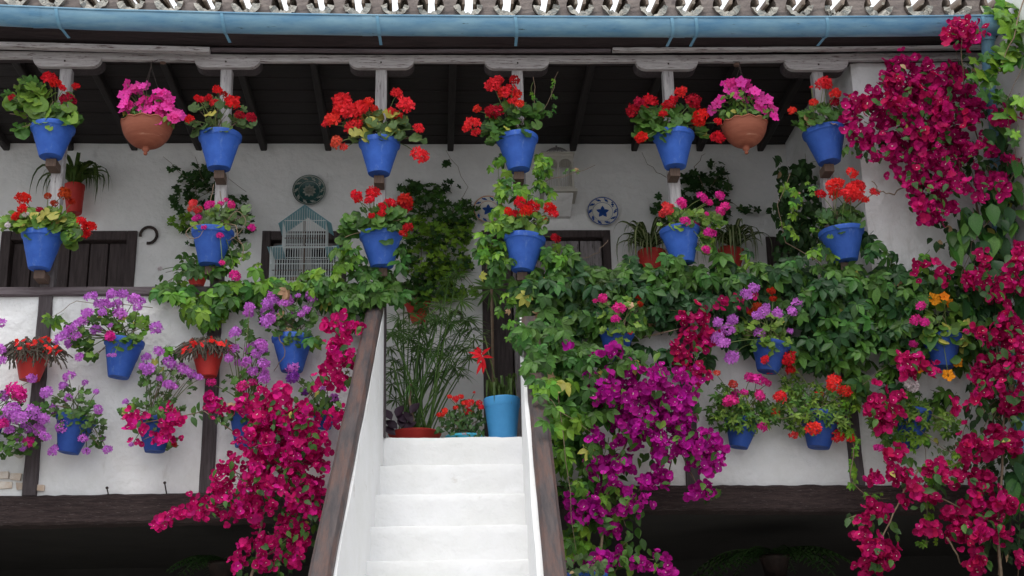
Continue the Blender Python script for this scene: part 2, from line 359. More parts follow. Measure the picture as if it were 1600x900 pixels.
def door(name, label, cat, op, woods, n, leaf2=None, fw=.075):
    a, b, z0, z1 = op
    r = thing(name, label, cat, ((a+b)/2, YB, z0))
    for nm, q in (('jamb', (a, a+fw, z0, z1)), ('jamb', (b-fw, b, z0, z1)), ('lintel', (a+fw+.001, b-fw-.001, z1-fw, z1))):
        g = MB(); v = nm == 'jamb'; cx, cz = (q[0]+q[1])/2, (q[2]+q[3])/2
        if v: g.timber([(cx, YB+.03, q[2]), (cx, YB+.03, q[3])], q[1]-q[0], .10, .25, .002, .006, upv=(0,1,0))
        else: g.timber([(q[0], YB+.03, cz), (q[1], YB+.03, cz)], .10, q[3]-q[2], .25, .002, .006)
        build(g, nm, woods, r)
    iw = (b-a-2*fw)
    k = 0
    xs = [a+fw+iw*i/n for i in range(n+1)]
    for i in range(n):
        g = MB(); cx = (xs[i]+xs[i+1])/2; wd = xs[i+1]-xs[i]-.010
        g.timber([(cx, YB+.065+R.uniform(-.004, .004), z0+.01), (cx, YB+.065, z1-fw-.005)], wd, .03, .4, .001, .005, upv=(0,1,0)); build(g, 'plank', leaf2 if (leaf2 and i >= n//4) else woods, r)
    g = MB(); g.box(a+.002, b-.002, YB+.125, YB+.15, z0, z1-.002); build(g, 'backing', 'iron', r)  # dark sheet added to keep light out of the plank gaps
    return r
door('wooden_door', 'dark brown plank double door at the left under the spider plant', 'door', OPS[0], 'wood_door', 6)
door('wooden_door', 'weathered grey plank door behind the creeper right of the stair landing', 'door', OPS[2], 'wood_door', 5, 'wood_oldgrey', .06)
door('wooden_shutter', 'small dark shuttered opening beside the ivy at the gallery end', 'shutter', OPS[3], 'wood_door', 3)
a, b, z0, z1 = OPS[1]
r = thing('gallery_window', 'dark wooden window behind the bird cage', 'window', ((a+b)/2, YB, z0))
fw = .07
for q in ((a, a+fw, z0, z1, 1), (b-fw, b, z0, z1, 1), (a+fw+.001, b-fw-.001, z1-fw, z1, 0), (a+fw+.001, b-fw-.001, z0, z0+fw, 0)):
    g = MB(); cx, cz = (q[0]+q[1])/2, (q[2]+q[3])/2
    if q[4]: g.timber([(cx, YB+.03, q[2]), (cx, YB+.03, q[3])], fw, .10, .25, .002, .006, upv=(0,1,0))
    else: g.timber([(q[0], YB+.03, cz), (q[1], YB+.03, cz)], .10, fw, .25, .002, .006)
    build(g, 'frame', 'wood_door', r)
mx = (a+b)/2
for (xa, xb) in ((a+fw+.01, mx-.01), (mx+.01, b-fw-.01)):
    g = MB()
    for (q0, q1, q2, q3) in ((xa, xa+.035, z0+fw, z1-fw), (xb-.035, xb, z0+fw, z1-fw), (xa+.036, xb-.036, z1-fw-.045, z1-fw), (xa+.036, xb-.036, z0+fw, z0+fw+.04), (xa+.036, xb-.036, (z0+z1)/2, (z0+z1)/2+.025)):
        g.box(q0, q1, YB+.07, YB+.11, q2, q3)
    s_ = build(g, 'sash', 'wood_oldgrey', r); g = MB(); g.box(xa+.02, xb-.02, YB+.085, YB+.09, z0+fw, z1-fw); build(g, 'pane', 'glassdark', s_)
g = MB(); g.box(a, b, YB+.28, YB+.3, z0, z1); build(g, 'backing', 'iron', r)

# posts with capitals
CAPS = [(105, 52, 159), (355, 304, 407), (596, 545, 647), (808, 757, 858), (1042, 993, 1090), (1275, 1225, 1324)]
ZBB = 5.862                          # beam underside
PX = []
LBL = ['leftmost gallery post, behind the pot with large pale green leaves', 'second gallery post from the left, weathered grey with rounded capital',
       'gallery post at the head of the left handrail', 'gallery post at the right side of the stair, creeper climbing it',
       'gallery post behind the blue pot next to the right hanging bowl', 'rightmost gallery post beside the crimson bougainvillea']
ZCAP = W(105, 106, 8.22).z
for i, (cx, ca, cb) in enumerate(CAPS):
    x = W(cx, 110, YF).x; PX.append(x); x = x
    zb = 3.0 if i != 2 and i != 3 else FLOOR
    r = thing('gallery_post', LBL[i], 'post', (x, YF, zb), 'posts carrying the gallery roof')
    wtop = .074
    zsp = ZP1+.55                    # paint line roughly behind the pots
    for (za, zb_, mt, j) in ((zsp, ZCAP+.004, 'wood_grey_z', 0), (max(zb, ZP1+.0), zsp, 'wood_dark_z', 1)):
        g = MB(); g.timber([(x, YF, za), (x, YF, zb_)], wtop+.004*j, .075+.004*j, .12, .0015, .006, upv=(0,1,0)); build(g, 'shaft', mt, r)
    if i not in (2, 3):
        g = MB(); g.timber([(x, 8.262, 2.99), (x, 8.262, ZP1-.003)], .085, .062, .1, .0035, .006, upv=(0,1,0)); build(g, 'stud', 'wood_stud', r)
    if i == 2:
        g = MB(); g.timber([(x, YF, FLOOR), (x, YF, ZP1)], .09, .08, .2, .002, .006, upv=(0,1,0)); build(g, 'stud', 'wood_stud', r)
    # capital: rounded ends
    a_, b_ = W(ca, 98, 8.22).x, W(cb, 98, 8.22).x; h = ZBB-ZCAP-.003
    prof = []
    for q in range(7):
        an = pi/2*q/6; prof.append((a_+.07*(1-cos(an))*1.0 if 0 else a_+.075*(1-cos(pi/2-an)) , 0))
    pts = [(a_, ZBB-.003)]
    for q in range(7):
        an = q/6*pi/2; pts.append((a_+.07*(1-cos(an)), ZCAP+h*.75*(1-sin(an))))
    for q in range(7):
        an = pi/2-q/6*pi/2; pts.append((b_-.07*(1-cos(an)), ZCAP+h*.75*(1-sin(an))))
    pts.append((b_, ZBB-.003)); n = len(pts); g = MB()
    fc = [tuple(range(n)), tuple(range(n, 2*n))[::-1]]+[(q, (q+1) % n, n+(q+1) % n, n+q) for q in range(n)]
    g.add([(p[0], 8.200, p[1]) for p in pts]+[(p[0], 8.236, p[1]) for p in pts], fc); c = build(g, 'capital', 'wood_grey_x', r)
    g = MB(); g.add([(x+(p[0]-x)*1.0, 8.238, p[1]+.004) for p in pts]+[(x+(p[0]-x)*1.0, 8.335, p[1]+.004) for p in pts], fc); build(g, 'capital', 'wood_stud', r)  # dark back layer stands in for shade under and behind the capital
    g = MB(); nx, nz = x, ZCAP+h*.5; g.tube([(nx, 8.205, nz), (nx, 8.196, nz)], .006, 8); build(g, 'nail', 'iron', c)

# eave beam (sags a little)
bx = [-500, 0, 200, 400, 600, 800, 1000, 1200, 1400, 1600, 1900]
def poly(Y, ys): return [W(x, y, Y) for x, y in zip(bx, ys)]
YT = [64, 78, 83, 85.5, 86, 86, 86, 85, 83, 81, 78]; YBt = [82, 92, 95, 97, 97.5, 98, 98, 97, 95, 93, 90]
g = MB(); A = poly(8.21, YT); B = poly(8.21, YBt)
t = thing('eave_beam', 'long weathered grey beam on the capitals under the eave', 'beam', (0,0,0))
g.timber([Vector(((p.x+q.x)/2, 8.223, (p.z+q.z)/2+.002)) for p, q in zip(A, B)], .036, .050, .15, .0014, .004); build(g, 'front_board', 'wood_grey_x', t)
g = MB(); g.timber([Vector(((p.x+q.x)/2, 8.291, max((p.z+q.z)/2, ZBB+.03)+.004)) for p, q in zip(A, B)], .095, .050, .25, .0012, .005); build(g, 'beam_timber', 'soffit', t)  # dark inner part paints in the shade on the beam's underside
g = MB(); g.timber([W(-500, 58, 8.13), W(0, 71, 8.13), W(328, 79.5, 8.13)], .05, .036, .3, .001, .004); build(g, 'eave_board', 'wood_grey_x', t)
g = MB(); g.timber([W(330, 78, 8.15), W(600, 80, 8.15), W(954, 79.5, 8.15)], .03, .022, .3, .001, .004); build(g, 'eave_board', 'wood_rail_x', t)
g = MB(); g.timber([W(957, 78.5, 8.13), W(1300, 77, 8.13), W(1600, 73, 8.13), W(1900, 70, 8.13)], .04, .024, .3, .001, .004); build(g, 'eave_board', 'wood_grey_x', t)
# soffit: dark sloping boards between board and gutter
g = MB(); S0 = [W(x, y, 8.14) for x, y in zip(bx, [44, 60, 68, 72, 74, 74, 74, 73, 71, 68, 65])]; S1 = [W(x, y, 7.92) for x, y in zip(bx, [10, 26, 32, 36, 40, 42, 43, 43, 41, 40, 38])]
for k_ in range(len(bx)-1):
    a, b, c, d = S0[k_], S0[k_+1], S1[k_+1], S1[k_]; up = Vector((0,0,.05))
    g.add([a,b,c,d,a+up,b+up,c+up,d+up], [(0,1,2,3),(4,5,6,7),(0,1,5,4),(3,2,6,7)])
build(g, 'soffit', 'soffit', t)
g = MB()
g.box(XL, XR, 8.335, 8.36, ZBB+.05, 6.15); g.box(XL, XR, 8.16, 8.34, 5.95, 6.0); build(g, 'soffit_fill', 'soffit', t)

# ceiling
t = thing('gallery_ceiling', 'dark timber ceiling of planks on rafters over the gallery', 'ceiling', (0,0,0))
npl = 9
for i in range(npl):
    y0 = 8.34+(YB+.05-8.34)*i/npl; y1 = 8.34+(YB+.05-8.34)*(i+1)/npl
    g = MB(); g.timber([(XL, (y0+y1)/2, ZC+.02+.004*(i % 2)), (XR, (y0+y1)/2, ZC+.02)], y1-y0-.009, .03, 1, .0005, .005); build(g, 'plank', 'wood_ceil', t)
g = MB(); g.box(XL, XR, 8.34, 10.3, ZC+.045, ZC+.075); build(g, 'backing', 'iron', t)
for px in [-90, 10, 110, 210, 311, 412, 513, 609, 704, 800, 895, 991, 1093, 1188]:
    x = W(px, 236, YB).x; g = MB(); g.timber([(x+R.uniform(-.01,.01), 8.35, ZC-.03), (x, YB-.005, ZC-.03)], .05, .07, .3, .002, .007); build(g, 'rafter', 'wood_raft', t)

# roof: tiles
SL = math.tan(radians(13))
troof = thing('tiled_roof', 'old curved clay tile eave with lichen above the blue gutter', 'roof', (0,0,0))
UC = [-35, 22, 80, 144, 202, 262, 325, 382, 443, 500, 558, 618, 673, 733, 795, 853, 907, 964, 1022, 1078, 1137, 1196, 1252, 1313, 1375, 1437, 1497, 1556, 1615]
def uy(px):
    xs_, ys_ = [-100, 0, 200, 400, 650, 1600], [-2, 7, 19, 24, 26, 27]
    for i in range(5):
        if px <= xs_[i+1] or i == 4: return ys_[i]+(ys_[i+1]-ys_[i])*(px-xs_[i])/(xs_[i+1]-xs_[i])
YE = 7.90
def tile_mesh(mb, cx, cz, rad, th, up, L, a0=-.15, y0=YE, tw=0, n=12, rag=.006, ends=True):
    """half pipe running back up the slope; up=False opens upwards"""
    rows = 5; sgn = 1 if up else -1
    k = len(mb.v)
    for i in range(rows+1):
        u = i/rows; y = y0+L*u; zz = cz+L*u*SL; rr = rad*(1-.12*u)
        for lay in (0, 1):
            for q in range(n+1):
                an = a0+(pi-2*a0)*q/n; r_ = rr if lay == 0 else rr-th
                jj = R.uniform(-rag, rag) if i == 0 else 0
                mb.v.append((cx+(r_+jj*lay)*cos(an)+tw*u, y+(R.uniform(-rag, rag)*1.5 if i == 0 else 0), zz+sgn*(r_+jj*lay)*sin(an)))
    st = 2*(n+1)
    for i in range(rows):
        for q in range(n):
            a = k+i*st+q
            mb.f.append((a, a+1, a+st+1, a+st)); mb.m.append(0)
            b = a+n+1; mb.f.append((b, b+st, b+st+1, b+1)); mb.m.append(1)
        for q in (0, n):
            a = k+i*st+q; mb.f.append((a, a+st, a+st+n+1, a+n+1)); mb.m.append(1)
    for q in range(n):
        a = k+q; mb.f.append((a, a+n+1, a+n+2, a+1)); mb.m.append(1)
for i, px in enumerate(UC):
    p = W(px+R.uniform(-2, 2), uy(px)+R.uniform(-1, 1), YE); rad = .092+R.uniform(-.004, .004)
    g = MB(); tile_mesh(g, p.x, p.z+rad, rad, .036+R.uniform(-.006, .006), False, .5, a0=.12, tw=R.uniform(-.02, .02), rag=.011)
    autosm(build(g, 'channel_tile', ['tile', 'lichen'], troof), 50)
    if i < len(UC)-1:
        p2 = W(UC[i+1], uy(UC[i+1]), YE); mxx = (p.x+p2.x)/2; mz = (p.z+p2.z)/2
        g = MB(); tile_mesh(g, mxx, mz+.115, .10, .018, True, .5, a0=-.05, y0=YE+.03, rag=.004); autosm(build(g, 'cover_tile', ['tile', 'tile'], troof), 50)
        g = MB(); hw = (p2.x-p.x)/2
        n = 8
        vs = []
        for lay, yy in ((0, YE+.035), (1, YE+.3)):
            dz = (yy-YE)*SL
            for q in range(n+1):            # left edge follows the U of the left tile, right edge the right one
                z = -.01+.15*q/n
                zc = min(max(1-z/.092, -1), 1); ww = .092*sqrt(max(0, 1-zc*zc))*.93
                ww = min(ww, hw-.012)
                vs += [(p.x+ww, yy+R.uniform(-.003,.003), mz+z+dz), (p2.x-ww, yy+R.uniform(-.003,.003), mz+z+dz)]
        fs = []
        for q in range(n):
            a = 2*q; fs.append((a, a+1, a+3, a+2)); b = a+2*(n+1); fs += [(a, a+2, b+2, b), (a+1, b+1, b+3, a+3)]
        fs.append((0, 2*(n+1), 2*(n+1)+1, 1))
        g.add(vs, fs); build(g, 'mortar_bed', 'mortar', troof)
g = MB()
for row in range(1, 6):
    for i, px in enumerate(UC[:-1]):
        p = W(px, uy(px), YE); p2 = W(UC[i+1], uy(UC[i+1]), YE)
        tile_mesh(g, p.x, p.z+.092+row*.42*SL-.02, .092, .018, False, .5, .22, YE+.42*row, n=6); tile_mesh(g, (p.x+p2.x)/2, p.z+.115+row*.42*SL-.02, .1, .018, True, .5, -.05, YE+.42*row+.03, n=6)
build(g, 'upper_tiles', ['tile', 'tile'], troof, kind='stuff')
g = MB(); z0 = W(800, 30, YE).z
g.add([(XL,7.98,z0-.01),(XR,7.98,z0-.01),(XR,10.4,z0-.02+2.4*SL-.06),(XL,10.4,z0-.02+2.4*SL-.06),(XL,7.98,z0-.03),(XR,7.98,z0-.03),(XR,10.4,z0+2.4*SL-.16),(XL,10.4,z0+2.4*SL-.16)], [(0,1,2,3),(4,5,6,7),(0,1,5,4),(2,3,7,6),(0,3,7,4),(1,2,6,5)])
build(g, 'roof_deck', 'soffit', troof)

# gutter
gx = [-300, 0, 150, 400, 600, 800, 1000, 1200, 1400, 1572]; gb = [28, 40.5, 47, 53, 56, 57.5, 58.5, 58.5, 57.5, 55.5]
YG = 7.80; RG = .083
GC = [W(x, y-20.5, YG) for x, y in zip(gx, gb)]
tg = thing('roof_gutter', 'long faded light blue half round gutter under the tile eave', 'gutter', (0,0,0))
g = MB(); n = 20; k = 0
dense = []
for a, b in zip(GC[:-1], GC[1:]):
    for q in range(6): dense.append(a.lerp(b, q/6))
dense.append(GC[-1])
for c in dense:
    for (r_, sgn) in ((RG, 1), (RG-.004, -1)):
        for q in range(n+1):
            an = -.05+(pi+.1)*q/n; g.v.append((c.x, c.y-r_*cos(an), c.z-r_*sin(an)))
st = 2*(n+1)
for i in range(len(dense)-1):
    for lay in (0, 1):
        for q in range(n):
            a = i*st+lay*(n+1)+q; g.f.append((a, a+1, a+st+1, a+st)); g.m.append(0)
o = build(g, 'channel', 'gutter', tg, True)
g = MB(); g.tube([Vector((c.x, c.y-RG-.003, c.z+.004)) for c in dense], .007, 8); build(g, 'rim_bead', 'gutter', tg, True)
g = MB(); g.disc(RG-.001, 0, Matrix.Translation(GC[-1]) @ Matrix.Rotation(pi/2, 4, 'Y'), 24); build(g, 'end_cap', 'gutter', tg)
def at_g(px):
    for i in range(len(gx)-1):
        if px <= gx[i+1]: return GC[i].lerp(GC[i+1], (px-gx[i])/(gx[i+1]-gx[i]))
for px, dx in [(97, .045), (353, .03), (594, .01), (808, -.002), (1050, -.03), (1087, -.03), (1290, -.05), (1531, -.04)]:
    c = at_g(px-4); g = MB(); n = 16; vs = []
    for (yo, wd) in ((0, .010),):
        for q in range(n+1):
            an = -.1+(pi*.83)*q/n
            for r_ in (RG+.002, RG+.006):
                for sx in (-wd, wd): vs.append((c.x+sx+.012*sin(an), c.y-r_*cos(an), c.z-r_*sin(an)))
    fs = []
    for q in range(n):
        a = 4*q; fs += [(a, a+1, a+5, a+4), (a+2, a+6, a+7, a+3), (a, a+4, a+6, a+2), (a+1, a+3, a+7, a+5)]
    g.add(vs, fs)
    e = Vector((c.x+.012, c.y+.02, c.z-RG*.96)); f_ = Vector((c.x+.012+dx*.5, c.y+.12, c.z-RG-.01))
    g.timber([e, f_], .018, .005, 1, 0, .001); build(g, 'clamp', 'clamp', tg)
for px in (60, 574, 1062):
    c = at_g(px); g = MB(); n = 18; vs = []
    for q in range(n+1):
        an = pi*q/n
        for sx in (-.032, .032): vs.append((c.x+sx, c.y-(RG+.0025)*cos(an), c.z-(RG+.0025)*sin(an)))
    g.add(vs, [(2*q, 2*q+1, 2*q+3, 2*q+2) for q in range(n)]); build(g, 'joint_sleeve', 'gutter', tg, True)
g = MB(); c = W(1543, 52, 7.86); g.tube([c, W(1546, 140, 8.0), W(1556, 210, 8.20), W(1562, 420, 8.215), (W(1562, 420, 8.215).x, 8.215, .1)], .042, 16); autosm(build(g, 'downpipe', 'clamp', tg), 40)
g = MB(); g.tube([c+Vector((0,0,.0)), c+Vector((0,.01,-.05))], .049, 16); autosm(build(g, 'pipe_collar', 'clamp', tg), 40)

# ================================================================== stair
TR, RI = .25, .2145
def sxl(d): return XS0-.050*d
def sxr(d): return XS1-.040*d
ts = thing('staircase', 'steep whitewashed stair climbing to the gallery between timber handrails', 'stair', (0, 6, 0))
for i in range(15):
    d0 = TR*i; y0 = YF-d0; z = FLOOR-RI*i; zb = max(z-RI*1.6, 0)
    if z < .05: break
    xa, xb = sxl(d0+.1)-.02, sxr(d0+.1)+.02
    # cross-section with rounded, worn nosing
    sec = [(.004, -RI*1.4), (.004, -RI*.95), (0, -RI*.5), (-.002, -.05), (.000, -.012), (.006, -.002), (.05, 0), (.40, .0), (.40, -RI*1.4)]
    g = MB(); nx = 26
    rows = []
    ph = R.uniform(0, 9)
    for q in range(nx+1):
        x = xa+(xb-xa)*q/nx
        w1 = .0035*sin(x*13+ph)+.0025*sin(x*31+2*ph); 
        for (yy, zz) in sec: g.v.append((x, y0+yy+(w1+R.uniform(-.002, .002) if yy < .1 else 0), z+zz+(.6*w1+R.uniform(-.0015,.0015) if zz > -.1 else 0)))
    ns = len(sec)
    for q in range(nx):
        for e_ in range(ns-1):
            a = q*ns+e_; g.f.append((a, a+1, a+ns+1, a+ns)); g.m.append(0)
    autosm(build(g, 'step', 'white_stair', ts), 55)
# stringer walls under the handrails
HR = ZP1+.03
def rail_c(side, d):
    s_ = RI/TR
    if side < 0: return Vector((-.372-.056*d, YF-d, 4.20-.858*d))
    return Vector((.572-.030*d, YF-d, 4.20-.858*d))
for side, nm in ((-1, 'left'), (1, 'right')):
    g = MB(); n = 24; D = 3.9
    for q in range(n+1):
        d = D*q/n; c = rail_c(side, d)
        xi = sxl(d) if side < 0 else sxr(d); xo = c.x+side*.045
        if side > 0: xo = max(xo, xi+.05)
        w1 = .003*sin(d*9+side)
        g.v += [(xi+w1, YF-d, c.z-.02), (xi+w1, YF-d, max(FLOOR-RI/TR*d-.3, 0)), (xo, YF-d, max(c.z-3.2, 0)), (xo, YF-d, c.z-.02)]
    for q in range(n):
        a = 4*q; g.f += [(a, a+1, a+5, a+4), (a+1, a+2, a+6, a+5), (a+2, a+3, a+7, a+6), (a+3, a, a+4, a+7)]; g.m += [0]*4
    g.f += [(0, 1, 2, 3), (4*n, 4*n+1, 4*n+2, 4*n+3)]; g.m += [0]*2
    autosm(build(g, 'side_wall', 'white_stair', ts), 50)
    r = thing('handrail', {'left':'worn brown timber handrail on the left side of the white stair','right':'greyish timber handrail on the right side of the stair, creeper spilling over its top'}[nm], 'handrail', (rail_c(side, 1.2)), 'timber handrails beside the stair')
    P = [rail_c(side, d*.13)+Vector((R.uniform(-.002,.002), 0, R.uniform(-.002,.002))) for d in range(0, 31)]
    if side > 0: P = P[2:]
    g = MB(); g.timber(P, .098, .075, .13, .0012, .016); o = build(g, 'rail_top', 'wood_hand', r); autosm(o, 35)
    g = MB(); g.timber([p+Vector((0, .0, -.052)) for p in P], .082, .03, .13, .001, .006); build(g, 'rail_moulding', 'wood_hand', r)

# ================================================================== foliage kit
def ovate(mb, L, wd, M4=Matrix(), n=4, fold=.25, curl=.25, mi=0, peak=.4, tip=1.0):
    """folded pointed leaflet along +Y, face +Z"""
    vs = []; 
    for i in range(n+1):
        t = i/n
        if i == 0: ww = .06
        elif i == n: ww = 0
        else: ww = (sin(pi*min(1, t/(2*peak)) ) if t < peak else cos((t-peak)/(1-peak)*pi/2)**tip) 
        ww = max(ww, 0)*wd/2; zz = -curl*L*t*t
        vs += [(-ww, L*t, zz+fold*ww), (0, L*t, zz), (ww, L*t, zz+fold*ww)]
    fs = []
    for i in range(n):
        a = 3*i
        if i < n-1: fs += [(a, a+1, a+4, a+3), (a+1, a+2, a+5, a+4)]
        else: fs += [(a, a+1, a+4), (a+1, a+2, a+4)]
    mb.add([M4 @ Vector(v) for v in vs], fs, mi)
def rz(a): return Matrix.Rotation(a, 4, 'Z')
def rx(a): return Matrix.Rotation(a, 4, 'X')
LEAF = {}
def leafset(kind, matn):
    key = (kind, matn)
    if key in LEAF: return LEAF[key]
    out = []
    for v in range(3):
        g = MB(); rr = random.Random(v*7+len(kind)); U = rr.uniform
        if kind == 'creeper':            # five fingers, unit span ~1
            for k, (an, L, wd) in enumerate([(0, .62, .30), (.85, .55, .27), (-.85, .55, .27), (1.75, .38, .2), (-1.75, .38, .2)]):
                ovate(g, L*U(.9, 1.1), wd, rz(an+U(-.12, .12)) @ rx(U(-.35, .1)), 4, .35, U(.15, .4), peak=.5, tip=.8)
            g.tube([(0,0,0), (0,-.15,-.1), (.03,-.3,-.25)], .012, 3, caps=False)
        elif kind == 'geranium':         # scalloped round leaf
            n = 18; c = (0, 0, -.08); vs = [c]; ph = U(0, 6); m1 = []
            for q in range(n+1):
                an = -pi/2+.22+(2*pi-.44)*q/n; r_ = .5*(1+.09*sin(q*pi*1.0+.5*pi)*(1 if q % 2 else -1)*-1)*(1+.06*sin(3*an+ph))
                m1.append((r_*.55*cos(an), r_*.55*sin(an), -.03+.02*sin(4*an+ph)))
                vs.append((r_*cos(an), r_*sin(an), .04*sin(2*an+ph)+.06*sin(5*an+ph)-.05))
            k = len(vs); vs += m1
            g.add(vs, [(0, k+q, k+q+1) for q in range(n)]+[(k+q, 1+q, 2+q, k+q+1) for q in range(n)])
        elif kind == 'ivygeranium' or kind == 'maple':  # lobed
            lobes = 5; n = lobes*4; vs = [(0, 0, 0)]; ph = U(0, 6); dep = .22 if kind == 'maple' else .12
            for q in range(n+1):
                an = -pi/2+.3+(2*pi-.6)*q/n; r_ = .5*(1-dep+dep*cos(q/4*2*pi+pi))*(.8+.3*max(0, sin(an)))
                r_ = .5*((1-dep)-dep*cos(q/4*2*pi))*(.85+.25*max(0, sin(an))+.0*U(0,1))
                vs.append((r_*cos(an), r_*sin(an)*1.05, -.10*abs(cos(an))+.05*sin(3*an+ph)-.05))
            g.add(vs, [(0, 1+q, 2+q) for q in range(n)])
        elif kind == 'round':
            n = 12; vs = [(0, 0, -.03)]
            for q in range(n): an = 2*pi*q/n; vs.append((.5*cos(an)*U(.95, 1.05), .5*sin(an), .05*sin(2*an+v)))
            g.add(vs, [(0, 1+q, 1+(q+1) % n) for q in range(n)])
        elif kind == 'oval':
            ovate(g, 1, .58, Matrix.Translation((0,-.3,0)), 4, .3, .25, peak=.4)
        elif kind == 'heart':
            ovate(g, 1, .85, Matrix.Translation((0,-.3,0)), 5, .3, .35, peak=.3, tip=.9)
        elif kind == 'tri':              # three narrow sprigs, for fine filler foliage
            for an in (0, 1.1, -1.1, 2.3, -2.2): ovate(g, .55*U(.8,1.1), .24, rz(an+U(-.2,.2)) @ rx(U(-.5,.3)), 3, .3, .2)
        me = g.mesh('leaf_'+kind, matn, True); out.append(me)
    LEAF[key] = out; return out
HEAD = {}
def flowerhead(colr):
    if colr in HEAD: return HEAD[colr]
    out = []
    for v in range(7):
        g = MB(); rr = random.Random(v+len(colr)*13); U = rr.uniform
        nf = 20; ax_ = Vector((U(.85, 1.1), U(.85, 1.1), U(.6, .85)))
        lump = [Vector((U(-1,1), U(-1,1), U(-.3,1))).normalized() for _ in range(3)]
        for k in range(nf):              # loose florets on short stalks round a lumpy, flattened umbel; about unit diameter
            zc = 1-1.5*(k+.5)/nf; rad = sqrt(max(0, 1-zc*zc)); an = k*2.39996+v
            d = Vector((rad*cos(an)+U(-.28,.28), rad*sin(an)+U(-.28,.28), zc+U(-.2,.2))).normalized()
            bulge = .82+.24*max(0, max(d.dot(l) for l in lump))+U(-.14, .12)
            c = Vector((d.x*.40*ax_.x, d.y*.40*ax_.y, d.z*.40*ax_.z))*bulge
            d2 = (d+Vector((U(-.5,.5), U(-.5,.5), U(-.4,.4)))).normalized()
            q = d2.to_track_quat('Z', 'Y').to_matrix().to_4x4(); MM = Matrix.Translation(c) @ q @ rz(U(0, 6)); fs_ = U(.8, 1.2)
            for p in range(5):
                a = 2*pi*p/5+U(-.2,.2); L = .205*U(.8, 1.15)*fs_; s1 = U(-.03, .10)
                pv = [(0,0,-.02), (L*.72*cos(a-.5), L*.72*sin(a-.5), s1), (L*1.12*cos(a-.2), L*1.12*sin(a-.2), s1*.4-.02), (L*1.1*cos(a+.2), L*1.1*sin(a+.2), s1*1.1), (L*.72*cos(a+.5), L*.72*sin(a+.5), s1*.2)]
                g.add([MM @ Vector(x) for x in pv], [(0,1,2), (0,2,3), (0,3,4)])
        out.append(g.mesh('flower_head_'+colr, colr))
    HEAD[colr] = out; return out
def petunia(colr):
    key = 'pet'+colr
    if key in HEAD: return HEAD[key]
    out = []
    for v in range(3):
        g = MB(); rr = random.Random(v+5); U = rr.uniform; n = 20; vs = [(0,0,-.35)]; r1 = []; r2 = []
        for q in range(n):
            an = 2*pi*q/n; lob = .5*(1+.16*cos(5*an)); r1.append((.12*cos(an), .12*sin(an), -.08)); r2.append((lob*cos(an), lob*sin(an), .06*cos(10*an)+U(-.02,.02)))
        vs += r1+r2
        g.add(vs, [(0, 1+q, 1+(q+1)%n) for q in range(n)]+[(1+q, 1+n+q, 1+n+(q+1)%n, 1+(q+1)%n) for q in range(n)])
        out.append(g.mesh('petunia_'+colr, colr))
    HEAD[key] = out; return out
def bract(colr):
    key = 'br'+colr
    if key in HEAD: return HEAD[key]
    out = []
    for v in range(5):
        g = MB(); rr = random.Random(v+3); U = rr.uniform; op = U(.25, 1.05)
        for p in range(3):
            MM = rz(2*pi*p/3+U(-.15,.15)) @ rx(op+U(-.15,.15)) @ Matrix.Translation((0, .02, 0))
            # broad ovate papery bract, crinkled
            wd, L = .60*U(.88,1.1), .56*U(.88,1.1); k1, k2, k3 = U(-.05,.05), U(-.05,.05), U(-.04,.05)
            pv = [(0,0,0), (-wd*.38, L*.2, .05), (0, L*.25, -.03), (wd*.38, L*.2, .05), (-wd*.54, L*.52, .03+k1), (0, L*.6, -.07), (wd*.54, L*.52, .03+k2), (-wd*.36, L*.86, -.01+k3), (wd*.36, L*.86, -.01-k3), (0, L*1.0, -.05)]
            g.add([MM @ Vector(x) for x in pv], [(0,2,1),(0,3,2),(1,2,5,4),(2,3,6,5),(4,5,7),(5,6,8),(5,8,9),(5,9,7)])
        if v in (0, 2):
            for e in range(2 if v else 3):
                c = Vector((U(-.07,.07), U(-.07,.07), .24)); g.tube([(0,0,.02), tuple(c)], .018, 3, 0, caps=False)
                n = 5; k = [c+Vector((.045*cos(2*pi*q/n), .045*sin(2*pi*q/n), .010)) for q in range(n)]
                g.add([tuple(c)]+[tuple(x) for x in k], [(0, 1+q, 1+(q+1)%n) for q in range(n)], 1)
        out.append(g.mesh('bract_'+colr, [colr, 'bract_eye'], True))
    HEAD[key] = out; return out
def frame(pos, nrm, tipd, sc):
    z = Vector(nrm).normalized(); y = Vector(tipd); y = (y - z*y.dot(z))
    y = y.normalized() if y.length > 1e-4 else z.orthogonal().normalized()
    x = y.cross(z); m_ = Matrix((x, y, z)).transposed().to_4x4()
    return Matrix.Translation(pos) @ m_ @ Matrix.Diagonal((sc, sc, sc, 1))
def blob(px, py, rx_, ry, n, Y, dY):
    out = []
    for _ in range(n):
        a = R.uniform(0, 2*pi); r_ = sqrt(R.random())
        Yd = Y - dY*sqrt(max(0, 1-r_*r_))*R.uniform(-.3, 1)
        out.append((px+rx_*r_*cos(a), py+ry*r_*sin(a), Yd))
    return out
U_ = lambda a, b: R.uniform(a, b)
